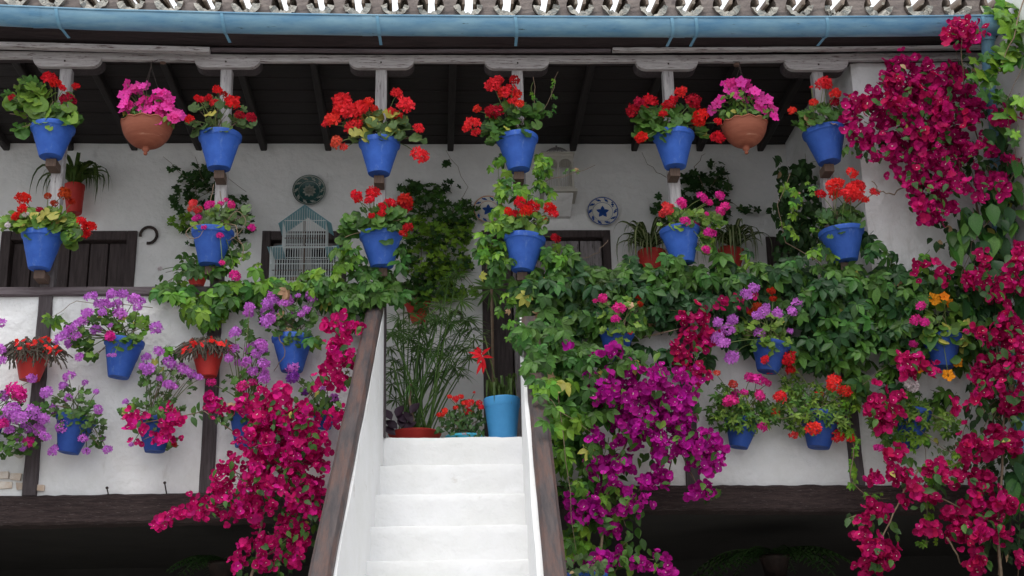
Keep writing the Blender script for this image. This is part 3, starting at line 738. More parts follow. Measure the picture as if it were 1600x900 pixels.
class Bag:                             # leaves/flowers of one thing: first 300 as parts, the rest joined
    def __init__(s, parent): s.p = parent; s.d = {}
    def add(s, name, me, M4): s.d.setdefault(name, []).append((me, M4))
    def flush(s, keep=300):
        for name, L in s.d.items():
            if len(L) > keep:
                L.sort(key=lambda e: e[1].translation.y); front, rest = L[:keep], L[keep:]
            else: front, rest = L, []
            for me, M4 in front: put(name, me, s.p, M4)
            if rest:
                g = MB(); mats = []; 
                for me, M4 in rest:
                    idx = []
                    for mm in me.materials:
                        if mm not in mats: mats.append(mm)
                        idx.append(mats.index(mm))
                    k = len(g.v); g.v += [tuple(M4 @ v.co) for v in me.vertices]
                    for p in me.polygons: g.f.append(tuple(i+k for i in p.vertices)); g.m.append(idx[p.material_index])
                L0 = org(s.p); g.v = [(x-L0.x, y-L0.y, z-L0.z) for x, y, z in g.v]
                o = put(name+'_mass', g.mesh(name+'_mass', mats), s.p); o['kind'] = 'stuff'
def put_leaves(bag, blobs, kind, matn, size, Y, dY, droop=.3, jit=.35, name='leaf', up=.5, mixm=None):
    for b in blobs:
        k_, m_, s_ = kind, matn, size
        if kind == 'tri': s_ = size*1.25; b = list(b); b[4] = int(b[4]*1.5)
        if len(b) > 5: m_ = b[5]
        if len(b) > 6: s_ = b[6]
        for (x, y, Yd) in blob(*b[:5], b[7] if len(b) > 7 else Y, dY):
            mm = m_
            if mixm and R.random() < mixm[1]: mm = mixm[0]
            if k_ in ('creeper', 'geranium', 'ivygeranium', 'oval') and R.random() < .011: mm = 'leaf_yellow' if R.random() < .6 else 'dry'
            me = R.choice(leafset(k_, mm)); sc = s_*mpp(x, y, Yd)*U_(1-jit, 1+jit*.8)
            nrm = (U_(-.75, .75), -1+U_(-.2, .4), up+U_(-.5, .5)); tp = (U_(-.8, .8), U_(-.5, .1), -droop*2+U_(-.7, .7))
            bag.add(name, me, frame(W(x, y, Yd), nrm, tp, sc))
def bez(a, c, b, n=6): return [a*(1-t)**2+c*2*t*(1-t)+b*t*t for t in [i/n for i in range(n+1)]]

def pot_mesh(root, cx, top, wpx, low, bcx, Y, matn, bw=.52, rim=.17, rimout=.05, bracket=False, soil=True, lip=True):
    """pot whose rim's upper outline is at top and whose base outline ends at low; returns soil centre and radius"""
    e = elev(cx, (top+low)/2); s_ = mpp(cx, (top+low)/2, Y)
    cyr = top+wpx/2*sin(e); cyb = low-wpx*bw/2*sin(e)
    a = W(cx, cyr, Y); b = W(bcx, cyb, Y); h = (a-b).length/max(cos(e), .5) if False else (a-b).length
    ax = (a-b).normalized(); Rr = wpx*s_/2; Rb = Rr*bw
    MM = Matrix.Translation(b) @ ax.to_track_quat('Z', 'Y').to_matrix().to_4x4()
    g = MB(); hr = h*rim; Ri = Rb+(Rr-Rb)*(1-rim)*.97
    prof = [(0,0),(Rb*.97,0),(Rb,.004),(Rb+(Rr*.94-Rb)*.5,h*.47),(Rb+(Rr*.94-Rb)*.5+.0018,h*.485),(Ri*.985,h*(1-rim)-.004),(Ri+.001,h*(1-rim)),(Rr*.975,h*(1-rim)+.006),(Rr,h-.012),(Rr*.995,h-.004),(Rr*.97,h),(Rr*.90,h-.002),(Rr*.86,h-.03)]
    if not lip: prof = [(0,0),(Rb*.97,0),(Rb,.004),(Ri,h*(1-rim)),(Rr*.985,h*(1-rim)+.006),(Rr,h-.006),(Rr*.97,h),(Rr*.90,h-.002),(Rr*.86,h-.03)]
    ph = U_(0, 6)
    g.lathe(prof, MM, 36, wob=lambda i, an: (.0012*sin(2*an+ph), .0012*sin(3*an+ph)))
    o = build(g, 'pot', matn, root); autosm(o, 38)
    g = MB(); g.lathe([(0,h-.022),(Rr*.5,h-.016),(Rr*.88,h-.024)], MM, 18); build(g, 'soil', 'soil', root, True)
    g = MB(); q = MM @ Rot0; 
    g.disc(.006, -.001, MM, 8, flip=True); build(g, 'drain_hole', 'iron', root)
    return MM @ Vector((0,0,h-.01)), Rr, ax, b
Rot0 = Matrix()

def heads_to(bag, root, heads, base, Rr, Y, dflt, dY=.14, scl=2.15):
    g = MB()
    for hd in heads:
        x, y, r_ = hd[:3]; c = hd[3] if len(hd) > 3 else dflt
        Yh = Y-U_(-.02, dY)-.05; p = W(x, y, Yh); sc = r_*scl*mpp(x, y, Yh)
        nrm = (U_(-.4, .4)+(x-base[1])*.008, -.8, .8+U_(-.4, .4))
        if c in ('orange', 'pinkpet'): bag.add('flower', R.choice(petunia('orange' if c == 'orange' else 'pink')), frame(p, (nrm[0], -1, .2), (U_(-1,1),0,U_(-1,1)), sc))
        else: bag.add('flower_head', R.choice(flowerhead(c)), frame(p, nrm, (U_(-1, 1), 0, U_(-1, 1)), sc))
        s0 = base[0]+Vector((U_(-.5, .5)*Rr, U_(-.5, .3)*Rr, 0)); mid = s0.lerp(p, .5)+Vector((0, 0, .04+U_(0, .03)))
        if p.z < s0.z: mid.z = s0.z+.04
        g.tube(bez(s0, mid, p-Vector((0,-.004,.01)), 6), .0034, 4, 0, .0022)
    return g
def geranium(label, pot, leaves, heads, dflt='red', lm='leaf_mid', ls=20, kind='geranium', potm='blue', Y=8.10, group='blue pots hung on the gallery posts', dY=.15, name='potted_geranium', cat='potted plant', twigs=6, lmix=None, bracket=False, scl=2.15):
    cx, top, wpx, low, bcx = pot
    p0 = W(bcx, low, Y); root = thing(name, label, cat, p0, group)
    c, Rr, ax, b = pot_mesh(root, cx, top, wpx, low, bcx, Y, potm)
    if bracket:
        g = MB(); g.box(b.x-.032, b.x+.032, b.y+.01, YF-.041, b.z-.055, b.z-.004); build(g, 'bracket', 'bracket', root)
    bag = Bag(root)
    put_leaves(bag, leaves, kind, lm, ls, Y-.02, dY, mixm=lmix)
    nsk = 5 if 'posts' in (group or '') else 18
    put_leaves(bag, [(cx, top+2, wpx*.5, 7, nsk), (cx, top+10, wpx*.55, 12, nsk//2)], kind, lm, ls*.95, Y-.10, .04, mixm=lmix)
    g = heads_to(bag, root, heads, (c, cx), Rr, Y, dflt, scl=scl)
    for lb in leaves:
        for _ in range(max(2, lb[4]//7)):
            x, y, Yd = blob(*lb[:4], 1, Y, dY)[0]; p = W(x, y, Yd+.02); s0 = c+Vector((U_(-.5,.5)*Rr, U_(-.5,.3)*Rr, 0)); mid = s0.lerp(p, .45)+Vector((0,0,.035))
            g.tube(bez(s0, mid, p, 5), .0036, 4, 1, .002)
    build(g, 'stems', ['stem_green', 'stem_brown'], root, True)
    bag.flush(); return root

# ---------------- upper row on the posts
geranium('blue pot top left with large pale green leaves and three dark red heads', (83,185,70,253,79), [(45,132,24,12,14),(18,160,18,18,18),(55,160,26,22,20,'leaf_light',25),(92,168,26,20,20),(32,195,9,14,7),(112,188,8,14,7),(70,178,40,10,14,'leaf_grey')],
  [(76,122,13),(86,130,10),(105,158,14,'crimson'),(98,138,6),(118,135,7),(18,152,6,'crimson')], 'red', 'leaf_mid', 18, lmix=('leaf_light', .35), bracket=True)
geranium('blue pot on the second post, sparse woody geranium with small red heads', (344,198,68,271,342), [(345,172,38,20,22),(302,195,8,14,6),(315,165,15,10,5),(385,190,14,7,6)],
  [(340,140,8),(350,147,6,'crimson'),(313,156,7),(326,153,7),(335,160,7,'scarlet'),(363,160,13),(375,180,8,'crimson'),(392,183,9,'crimson'),(296,186,8),(308,153,6)], 'red', 'leaf_grey', 15, twigs=12, bracket=True)
geranium('blue pot left of the stair head overflowing with masses of bright scarlet heads', (593,209,66,279,592), [(580,188,28,16,18),(600,190,38,18,26),(628,208,15,15,8),(545,208,16,16,8),(655,215,8,10,3),(605,185,30,12,8,'leaf_yellow')],
  [(533,158,15),(520,185,13),(548,175,17),(565,168,14),(553,196,13),(575,160,9),(584,170,7),(511,192,8),(619,146,10),(633,165,15),(612,177,10),(622,182,10),(525,222,11,'coral'),(537,230,7,'coral'),(654,200,9),(656,243,14),(540,165,13),(530,170,12)], 'scarlet', 'leaf_grey', 17, lmix=('leaf_yellow', .12), bracket=True)
geranium('blue pot right of the stair head with red geranium and tall tendril shoots', (808,202,66,273,811), [(800,182,34,24,44),(770,206,20,15,18),(832,180,15,20,12)],
  [(771,133,13),(780,125,8),(795,142,12),(803,125,9,'crimson'),(806,148,10),(745,170,7),(773,175,13,'crimson'),(765,172,8,'crimson'),(738,192,12),(730,200,8),(744,207,8),(812,163,8),(787,145,10),(800,158,8)], 'scarlet', 'leaf_mid', 17, lmix=('leaf_dark', .3), bracket=True)
geranium('blue pot touching the right hanging bowl, round red heads all round it', (1052,197,66,268,1055), [(1015,187,24,18,28),(1042,186,26,16,20),(1070,176,20,12,12),(1012,208,18,10,8),(1045,200,6,6,2,'leaf_yellow'),(1095,210,8,12,5)],
  [(1015,158,13),(990,172,12,'crimson'),(997,160,9,'crimson'),(1044,165,11),(1053,155,8),(1064,143,10,'scarlet'),(1083,160,14,'crimson'),(1095,180,12),(1003,215,11),(1092,190,10),(1122,190,7),(1121,215,12),(1036,178,7),(1088,190,10)], 'red', 'leaf_mid', 18, bracket=True)
geranium('blue pot on the last post, tilted against the crimson bougainvillea', (1287,191,68,261,1296), [(1285,181,34,18,46),(1254,190,12,9,8)],
  [(1287,130,12),(1292,134,9),(1306,147,10),(1271,160,7),(1238,173,7),(1268,136,3),(1329,151,5),(1303,160,8,'crimson')], 'scarlet', 'leaf_mid', 15, bracket=True)
# ---------------- second row on the posts
geranium('lower left blue pot with lime green leaves and red and rust heads', (67,355,66,426,61), [(70,342,46,16,60),(110,365,16,18,26),(18,345,16,12,12),(40,352,30,10,16),(72,335,40,10,6,'leaf_yellow')],
  [(36,310,12),(35,326,9),(25,338,8),(12,352,5,'whiteflower'),(100,303,12,'rust'),(112,315,6,'rust'),(75,306,6,'rust'),(85,318,6,'rust'),(62,328,6,'crimson'),(127,345,8),(139,355,12),(133,364,9),(40,335,5,'whiteflower'),(82,337,5,'whiteflower')], 'red', 'leaf_light', 17, lmix=('leaf_mid', .25), bracket=True)
g_l2 = geranium('blue pot on the second post with small pink heads and curling dry twigs', (333,350,68,420,328), [(345,337,36,15,26),(385,335,12,15,6),(380,395,10,15,6)],
  [(302,318,8,'coral'),(310,328,7,'coral'),(327,320,8),(308,341,7),(361,320,7),(345,318,5),(353,312,4),(319,355,5),(343,368,6),(394,356,7),(347,411,5),(368,431,10),(298,326,6,'coral')], 'hotpink', 'leaf_grey', 14, lmix=('leaf_light', .3), bracket=True)
geranium('blue pot over the left handrail top with deep green leaves and red heads', (595,354,68,423,597), [(595,341,42,20,60),(550,352,14,14,16),(622,347,15,12,12),(540,375,10,12,6)],
  [(557,305,10),(583,302,12),(577,313,8),(609,318,10),(597,322,7),(597,333,7),(634,315,14,'crimson'),(628,328,10,'crimson'),(581,337,6),(637,355,8,'crimson'),(630,365,7,'crimson'),(560,312,8),(636,322,10,'crimson')], 'red', 'leaf_mid', 18, lmix=('leaf_dark', .4), bracket=True)
geranium('blue pot right of the stair beneath the leafy creeper, compact red heads', (820,360,66,429,816), [(822,346,32,14,50),(800,352,15,8,10)],
  [(812,317,12),(833,322,11),(860,325,10),(803,335,8),(847,345,9),(865,335,8),(868,372,8,'crimson'),(822,330,10),(795,330,7)], 'red', 'leaf_mid', 14, lmix=('leaf_light', .4), bracket=True)
geranium('blue pot on the fifth post with bright pink heads spilling to the right', (1062,348,64,417,1068), [(1075,338,30,13,34),(1115,345,18,12,20),(1098,360,14,12,10),(1105,382,14,10,12,'leaf_light')],
  [(1065,318,9),(1043,327,11,'coral'),(1035,335,6,'coral'),(1098,308,8),(1125,305,8),(1108,316,6),(1125,330,8),(1134,323,8),(1104,334,4),(1070,345,8),(1085,352,8),(1109,364,10),(1103,391,8),(1039,320,6,'coral')], 'hotpink', 'leaf_light', 14, lmix=('leaf_mid', .4), bracket=True)
geranium('blue pot low on the last post with a broad scarlet dome of flowers', (1314,349,70,414,1322), [(1315,337,36,14,44),(1295,345,12,10,8)],
  [(1330,270,10),(1303,290,12),(1305,303,10),(1335,298,15),(1328,310,10),(1350,312,8),(1283,303,8,'red'),(1366,300,8),(1310,285,9),(1342,290,10),(1322,302,10)], 'scarlet', 'leaf_dark', 15, lmix=('leaf_mid', .5), bracket=True)
# ---------------- parapet pots, left
GP = 'blue pots hung on the white parapet'
YP = 8.12
geranium('blue pot on the left parapet with a wide sweep of violet flower heads', (195,524,64,594,185), [(175,500,42,20,46),(130,530,22,18,20),(215,505,18,16,18,'creeper_light'),(120,520,20,15,12),(145,555,10,8,5)],
  [(143,463,9),(175,460,9),(165,475,10),(183,475,8),(210,467,10),(215,480,7),(187,489,10),(137,490,9),(130,502,9),(155,475,8),(192,460,8),(243,512,10),(150,516,9),(108,517,10),(97,527,11),(118,508,8),(108,537,8),(125,558,7),(172,525,8,'hotpink'),(178,555,4),(173,508,4),(222,470,6),(160,488,7),(120,525,7),(170,555,3)], 'violet', 'leaf_mid', 15, 'ivygeranium', 'blue', YP, GP, lmix=('leaf_light', .25), scl=2.35)
g_b2 = geranium('blue pot beside the left handrail with violet heads and bare hanging stem', (457,518,66,585,456), [(445,492,42,18,46),(485,495,12,15,12),(430,505,20,12,12)],
  [(425,463,8),(417,475,9),(450,470,9),(465,462,4),(487,463,10),(418,490,11),(415,502,9),(455,493,6),(470,490,6),(480,484,7),(438,486,4),(430,470,7),(421,498,9),(443,474,7)], 'violet', 'leaf_dark', 15, 'ivygeranium', 'blue', YP, GP, lmix=('leaf_mid', .5), scl=2.35)
geranium('blue pot low on the left parapet behind violet flowers, beside the leftmost stud', (120,645,64,711,106), [(115,625,32,25,36),(140,662,26,24,34),(90,640,16,18,16),(150,690,15,12,10)],
  [(107,588,9),(98,603,7),(107,622,7),(72,613,10),(153,640,7),(126,654,8),(98,665,12),(85,703,9),(133,598,5),(168,702,7),(130,685,7),(160,685,5),(135,705,6),(150,612,5),(70,655,8),(104,660,9)], 'violet', 'leaf_mid', 13, 'ivygeranium', 'blue_dk', YP, GP, lmix=('leaf_grey', .4), scl=2.35)
geranium('blue pot low on the left parapet half hidden by crimson bracts, violet heads above', (243,648,60,709,242), [(250,592,36,30,50,'leaf_grey'),(245,635,42,22,46),(200,640,16,16,10,'leaf_light'),(265,690,15,12,8),(290,600,16,16,8)],
  [(248,549,8),(229,558,8),(232,577,10),(265,567,10),(285,576,9),(300,585,8),(311,590,6),(251,590,6),(262,601,8),(272,603,7),(196,628,5),(205,695,4),(272,695,5,'crimson'),(222,573,6),(292,580,6)], 'violet', 'leaf_grey', 12, 'ivygeranium', 'blue_dk', YP, GP, lmix=('leaf_mid', .4), scl=2.35)
geranium('blue pot low on the parapet just left of the big magenta bougainvillea', (386,636,58,702,382), [(378,600,30,22,24),(398,555,22,30,24),(385,515,16,25,14),(360,640,20,12,8)],
  [(367,520,9),(390,480,8),(388,490,8),(365,545,8),(357,560,7),(392,545,9),(410,545,9),(385,565,8),(372,567,6),(395,580,8),(408,538,9),(413,568,9),(413,582,7),(330,598,7,'hotpink'),(378,605,9,'hotpink'),(395,598,7,'hotpink'),(412,592,9),(400,553,8)], 'violet', 'leaf_mid', 13, 'ivygeranium', 'blue', YP, GP, scl=2.35)
geranium('blue pot tucked between the crimson bracts and the left handrail', (508,636,44,672,506), [(500,625,25,12,14),(480,600,16,14,10)],
  [(457,575,10),(458,590,10,'purple'),(518,578,7),(522,622,7),(478,612,7,'purple'),(505,608,5)], 'violet', 'leaf_mid', 13, 'ivygeranium', 'blue', YP, GP, scl=2.35)
geranium('violet and pink geranium cut by the left edge of the photograph, pot hidden', (-22,648,60,708,-26), [(35,685,35,25,34),(5,702,16,12,14),(60,640,20,20,14),(10,630,25,20,16)],
  [(49,592,8),(25,612,14,'hotpink'),(32,620,10,'hotpink'),(5,618,10),(20,640,12),(52,642,11),(30,652,12),(66,655,9),(8,655,8),(45,690,9,'hotpink'),(30,685,8),(5,662,8,'hotpink'),(70,682,8),(2,563,7),(0,505,8),(0,545,9),(60,672,10),(40,668,9),(84,640,8),(15,672,8),(36,700,6)], 'violet', 'leaf_mid', 14, 'ivygeranium', 'blue_dk', YP, GP, scl=2.35)
# ---------------- parapet pots, right
GR = 'blue pots hung on the creeper covered parapet'
geranium('blue pot under the hedge of creeper with two hot pink heads above it', (964,512,56,566,962), [(968,482,30,22,26),(1000,500,12,16,8),(940,490,16,14,8)],
  [(942,467,8),(967,482,10),(961,499,8),(930,470,4),(998,464,6,'rust'),(1000,475,5,'rust'),(985,520,4,'coral')], 'hotpink', 'leaf_light', 14, 'ivygeranium', 'blue_dk', 8.03, GR, lmix=('leaf_mid', .4))
geranium('blue pot right of centre on the parapet with pale lime leaves and violet heads', (1205,530,62,585,1199), [(1192,508,36,22,60),(1160,515,14,12,10),(1215,530,18,12,12)],
  [(1178,450,8),(1167,460,9),(1122,504,8),(1145,500,9),(1138,514,10),(1120,528,10),(1130,536,9),(1143,558,10),(1193,487,9),(1182,493,7),(1215,490,8),(1188,520,9),(1246,475,9),(1237,487,8),(1235,517,5),(1197,480,6),(1183,480,8,'rust'),(1175,488,6,'rust'),(1205,455,6,'rust'),(1208,467,5,'rust')], 'violet', 'leaf_light', 14, 'ivygeranium', 'blue_dk', 8.03, GR, lmix=('leaf_mid', .3), scl=2.35)
geranium('blue pot right of the purple bougainvillea with pink heads in loose foliage', (1160,650,56,702,1154), [(1160,645,56,32,90),(1130,620,18,18,16),(1205,650,16,20,14)],
  [(1182,593,12),(1198,598,8),(1145,600,8,'coral'),(1142,627,12),(1150,615,8),(1187,618,9),(1190,667,9),(1120,583,5,'coral'),(1163,613,6),(1172,590,9)], 'hotpink', 'leaf_mid', 14, 'tri', 'blue_dk', YP, GR, lmix=('leaf_light', .45))
geranium('blue pot wide behind loose scarlet flowers, right part of the parapet', (1282,640,66,703,1279), [(1268,640,54,40,110),(1240,600,20,20,16),(1310,660,22,20,22)],
  [(1195,562,7),(1206,577,10),(1231,560,13,'red'),(1235,578,8,'red'),(1304,595,12),(1320,611,10),(1279,616,7),(1219,620,10),(1211,647,9),(1308,656,9),(1271,670,12),(1310,682,12),(1328,685,8),(1240,680,7,'coral'),(1298,605,8)], 'scarlet', 'leaf_mid', 14, 'tri', 'blue_dk', YP, GR, lmix=('leaf_light', .5))
geranium('deep blue pot at right with orange nasturtiums over round yellowing leaves', (1471,517,64,578,1473), [(1480,505,46,36,60),(1450,540,20,16,16),(1500,545,22,20,16),(1490,520,40,30,14,'leaf_yellow')],
  [(1460,467,10,'orange'),(1476,463,7,'orange'),(1486,475,9,'orange'),(1495,565,9,'orange'),(1482,586,9,'orange'),(1437,577,6,'orange'),(1440,478,8),(1430,500,9),(1445,503,8),(1428,538,7),(1510,518,5)], 'hotpink', 'leaf_mid', 14, 'round', 'blue_dk', 8.03, GR, lmix=('leaf_light', .45))
geranium('deep blue pot low at right under a single white bloom and pale green leaves', (1426,636,58,701,1421), [(1408,655,50,36,100),(1485,662,26,20,18,'leaf_light',20),(1430,620,16,12,8)],
  [(1427,605,10,'whiteflower'),(1372,700,7),(1420,600,7,'whiteflower'),(1436,655,5)], 'hotpink', 'leaf_light', 14, 'tri', 'blue_dk', YP, GR, lmix=('leaf_mid', .35))
geranium('bright blue pot at the very bottom beside the right handrail foot', (917,893,66,965,917), [(915,880,34,14,24),(945,885,15,10,8)], [(935,872,5,'hotpink')], 'hotpink', 'leaf_grey', 14, 'oval', 'blue', 6.9, 'blue pots by the stair foot')

# ---------------- red pots of drooping cactus
def cactus(label, pot, cx, cy, rx_, ry):
    c0, top, wpx, low, bcx = pot; Y = YP
    root = thing('potted_cactus', label, 'potted plant', W(bcx, low, Y), 'red pots on the parapet')
    c, Rr, ax, b = pot_mesh(root, c0, top, wpx, low, bcx, Y, 'redpot'); bag = Bag(root)
    segm = []
    for v in range(4):
        g = MB(); P = [Vector((0, 0, 0)), Vector((0, .12, .01)), Vector((.01, .3, .0)), Vector((.0, .5, -.03)), Vector((-.02, .72, -.10)), Vector((0, 1, -.2))]
        n = 10; k0 = len(g.v)
        for i in range(n+1):
            t_ = i/n*5; a = P[min(int(t_), 4)].lerp(P[min(int(t_)+1, 5)], t_-int(t_) if t_ < 5 else 1); r_ = (.085 if i % 2 else .06)*(1-.35*i/n)
            for q in range(6): an = 2*pi*q/6+i*.5; g.v.append((a.x+r_*cos(an), a.y, a.z+r_*sin(an)))
        for i in range(n):
            for q in range(6): g.f.append((k0+i*6+q, k0+i*6+(q+1) % 6, k0+(i+1)*6+(q+1) % 6, k0+(i+1)*6+q)); g.m.append(0)
        segm.append(g.mesh('cactus_stem', 'succulent'))
    for i in range(190):
        a = U_(-.25, pi+.25); rr = sqrt(R.random()); x = cx+rx_*rr*cos(a); y = cy-ry*rr*sin(a)*.8
        Yh = Y-.04-.12*sqrt(1-min(1, rr*rr))*U_(.3, 1); p = W(x, y, Yh); dr = (x-cx)/rx_
        tip = Vector((dr*.7+U_(-.7,.7), -.3+U_(-.3,.2), -.7+1.2*max(0, sin(a))*(1-rr)*U_(0,1.5)+U_(-.3,.3))); L = U_(13, 25)*mpp(x, y, Yh)
        bag.add('stem', R.choice(segm), frame(p, (U_(-.3,.3), -1, .4), tip, L))
    for i in range(30):
        a = U_(0, pi); rr = .55+.45*R.random(); x = cx+rx_*rr*cos(a)*.95; y = cy-ry*rr*sin(a)*.9+U_(0, 10)
        Yh = Y-.16*R.random()-.06; bag.add('flower', R.choice(petunia('scarlet' if i % 3 else 'red')), frame(W(x, y, Yh), (U_(-1,1), -.5, U_(0,1)), (0,0,1), U_(6, 10)*mpp(x, y, Yh)))
    bag.flush()
cactus('red pot at far left with drooping brown cactus stems tipped red', (52,538,60,598,46), 52, 552, 46, 34)
cactus('red pot on the left parapet under the creeper, drooping brown cactus stems', (325,532,56,592,324), 325, 544, 42, 24)

# ---------------- hanging terracotta bowls
def hangbowl(label, cx, top, wpx, low, hook, petals, leaves, Y):
    e = elev(cx, top); s_ = mpp(cx, top, Y); Rr = wpx*s_/2
    c = W(cx, top+wpx/2*sin(e), Y); root = thing('hanging_bowl', label, 'hanging planter', c, 'terracotta bowls hanging from the eave beam')
    H = ((low-top)*s_-Rr*sin(e))/cos(e); H = max(H, Rr*.6)
    MM = Matrix.Translation(c-Vector((0,0,H)))
    prof = [(0,-.0)]
    for q in range(1, 13): an = pi/2*q/12; prof.append((Rr*sin(an)**.9*.985, H*(1-cos(an)**1.15)))
    prof += [(Rr*1.03, H+.004), (Rr*1.0, H+.012), (Rr*.92, H+.004), (Rr*.88, H-.03)]
    g = MB(); g.lathe(prof, MM, 40, wob=lambda i, an: ((.0035 if i >= 12 else 0)*sin(11*an), (.006 if i >= 12 else 0)*sin(11*an))); autosm(build(g, 'bowl', 'terra', root), 50)
    g = MB(); g.lathe([(0,-.048),(.010,-.048),(.013,-.040),(.011,-.026),(.020,-.020),(.024,-.012),(.020,-.003),(.03,.006)], MM, 16); build(g, 'drip_knob', 'terra', root, True)
    hk = W(hook[0], hook[1], Y); hk = Vector((c.x, c.y, hk.z)); g = MB()
    for k in range(3):
        an = 2*pi*k/3+.5; a = c+Vector((Rr*.95*cos(an), Rr*.95*sin(an), .01))
        P = [a.lerp(hk, q/22) for q in range(23)]
        for q in range(22):
            d = (P[q+1]-P[q]); sd_ = Vector((.0035,0,0)) if q % 2 else Vector((0,.0035,0)); m0 = P[q]+d*.5
            g.tube([P[q]-d*.1, m0+sd_, P[q+1]+d*.1], .0013, 3); g.tube([P[q]-d*.1, m0-sd_, P[q+1]+d*.1], .0013, 3)
    g.tube([hk, hk+Vector((0,0,.03)), hk+Vector((.008,.03,.05)), Vector((hk.x, 8.27, ZBB+.01))], .003, 5); build(g, 'chains', 'iron', root)
    bag = Bag(root)
    put_leaves(bag, leaves, 'oval', 'leaf_mid', 11, Y, .12, mixm=('leaf_light', .3))
    for (x, y) in petals:
        Yh = Y-U_(-.02, .12); bag.add('flower', R.choice(petunia('pink' if R.random() < .7 else 'hotpink')), frame(W(x, y, Yh), (U_(-.6,.6)+(x-cx)*.012, -1, U_(-.3,.7)), (U_(-1,1),0,U_(-1,1)), U_(15, 20)*mpp(x, y, Yh)))
    g = MB()
    for (x, y) in petals[::2]:
        p = W(x, y, Y-.04); g.tube(bez(c+Vector((U_(-.5,.5)*Rr, U_(-.5,.3)*Rr, 0)), c+Vector((0,0,.09)), p, 5), .0025, 4)
    build(g, 'stems', 'stem_green', root); bag.flush()
    g = MB(); g.lathe([(0,0),(.02,0),(.022,.012),(.014,.02),(.012,.03)], Matrix.Translation((hk.x+.03, 8.24, ZBB-.035)) , 12)
    tag(build(g, 'ceiling_socket', 'bulb'), ('small round lamp socket under the beam by the left hanging bowl' if cx < 700 else 'small round lamp socket under the beam by the right hanging bowl'), 'socket')
pet = []
for _ in range(58):
    a = U_(0, 2*pi); r_ = sqrt(R.random()); pet.append((232+45*r_*cos(a), 160+29*r_*sin(a)*(1 if True else 1)+(.0)))
pet = [(x, y+max(0, (x-232))*.25) for x, y in pet]+[(193,148),(190,163),(198,131),(283,180),(275,185)]
hangbowl('left hanging terracotta bowl crowded with pink petunias', 230, 180, 80, 231, (236,104), pet, [(215,175,28,10,40),(262,185,16,12,20),(230,165,35,16,30)], 8.04)
pet = [(1133,130),(1148,142),(1158,128),(1172,135),(1175,150),(1163,155),(1187,150),(1120,162),(1112,172),(1205,165),(1210,182),(1200,155),(1185,165),(1126,155),(1195,172),(1152,150),(1165,140),(1180,142),(1139,139),(1150,131),(1208,172),(1165,128),(1190,158),(1140,128)]
hangbowl('right hanging terracotta bowl with pink petunias above dense green leaves', 1163, 182, 70, 229, (1155,104), pet, [(1160,172,40,18,120),(1150,150,25,12,30),(1195,180,14,14,20)], 8.04)

def wire(root, lines, r=.0035):
    for L in lines:
        g = MB(); P = [W(*p) for p in L]; Q = []
        for i, (a, b) in enumerate(zip(P[:-1], P[1:])):
            p0 = P[max(i-1, 0)]; p3 = P[min(i+2, len(P)-1)]
            for q in range(4):
                t = q/4; Q.append(.5*((2*a)+(b-p0)*t+(2*p0-5*a+4*b-p3)*t*t+(3*a-p0-3*b+p3)*t**3)+Vector((U_(-1,1), U_(-1,1), U_(-1,1)))*.002)
        Q.append(P[-1]); g.tube(Q, r, 5, 0, r*.5); build(g, 'dry_twig', 'stem_brown', root, True)
wire(g_l2, [[(330,350,8.0),(305,352,7.97),(291,362,7.96),(296,372,7.96),(310,371,7.96),(318,360,7.97)], [(345,350,8.05),(368,352,7.98),(372,372,7.97),(380,385,7.97),(378,402,7.96),(372,412,7.96)], [(355,345,8.0),(370,330,7.98),(384,345,7.97),(372,366,7.96),(356,376,7.96)], [(326,352,8.02),(328,320,8.0),(333,295,8.0),(334,288,8.0)]])
wire(g_b2, [[(440,520,8.02),(436,530,7.95),(443,540,7.95),(445,555,7.95),(436,568,7.95),(428,580,7.96)]], .004)
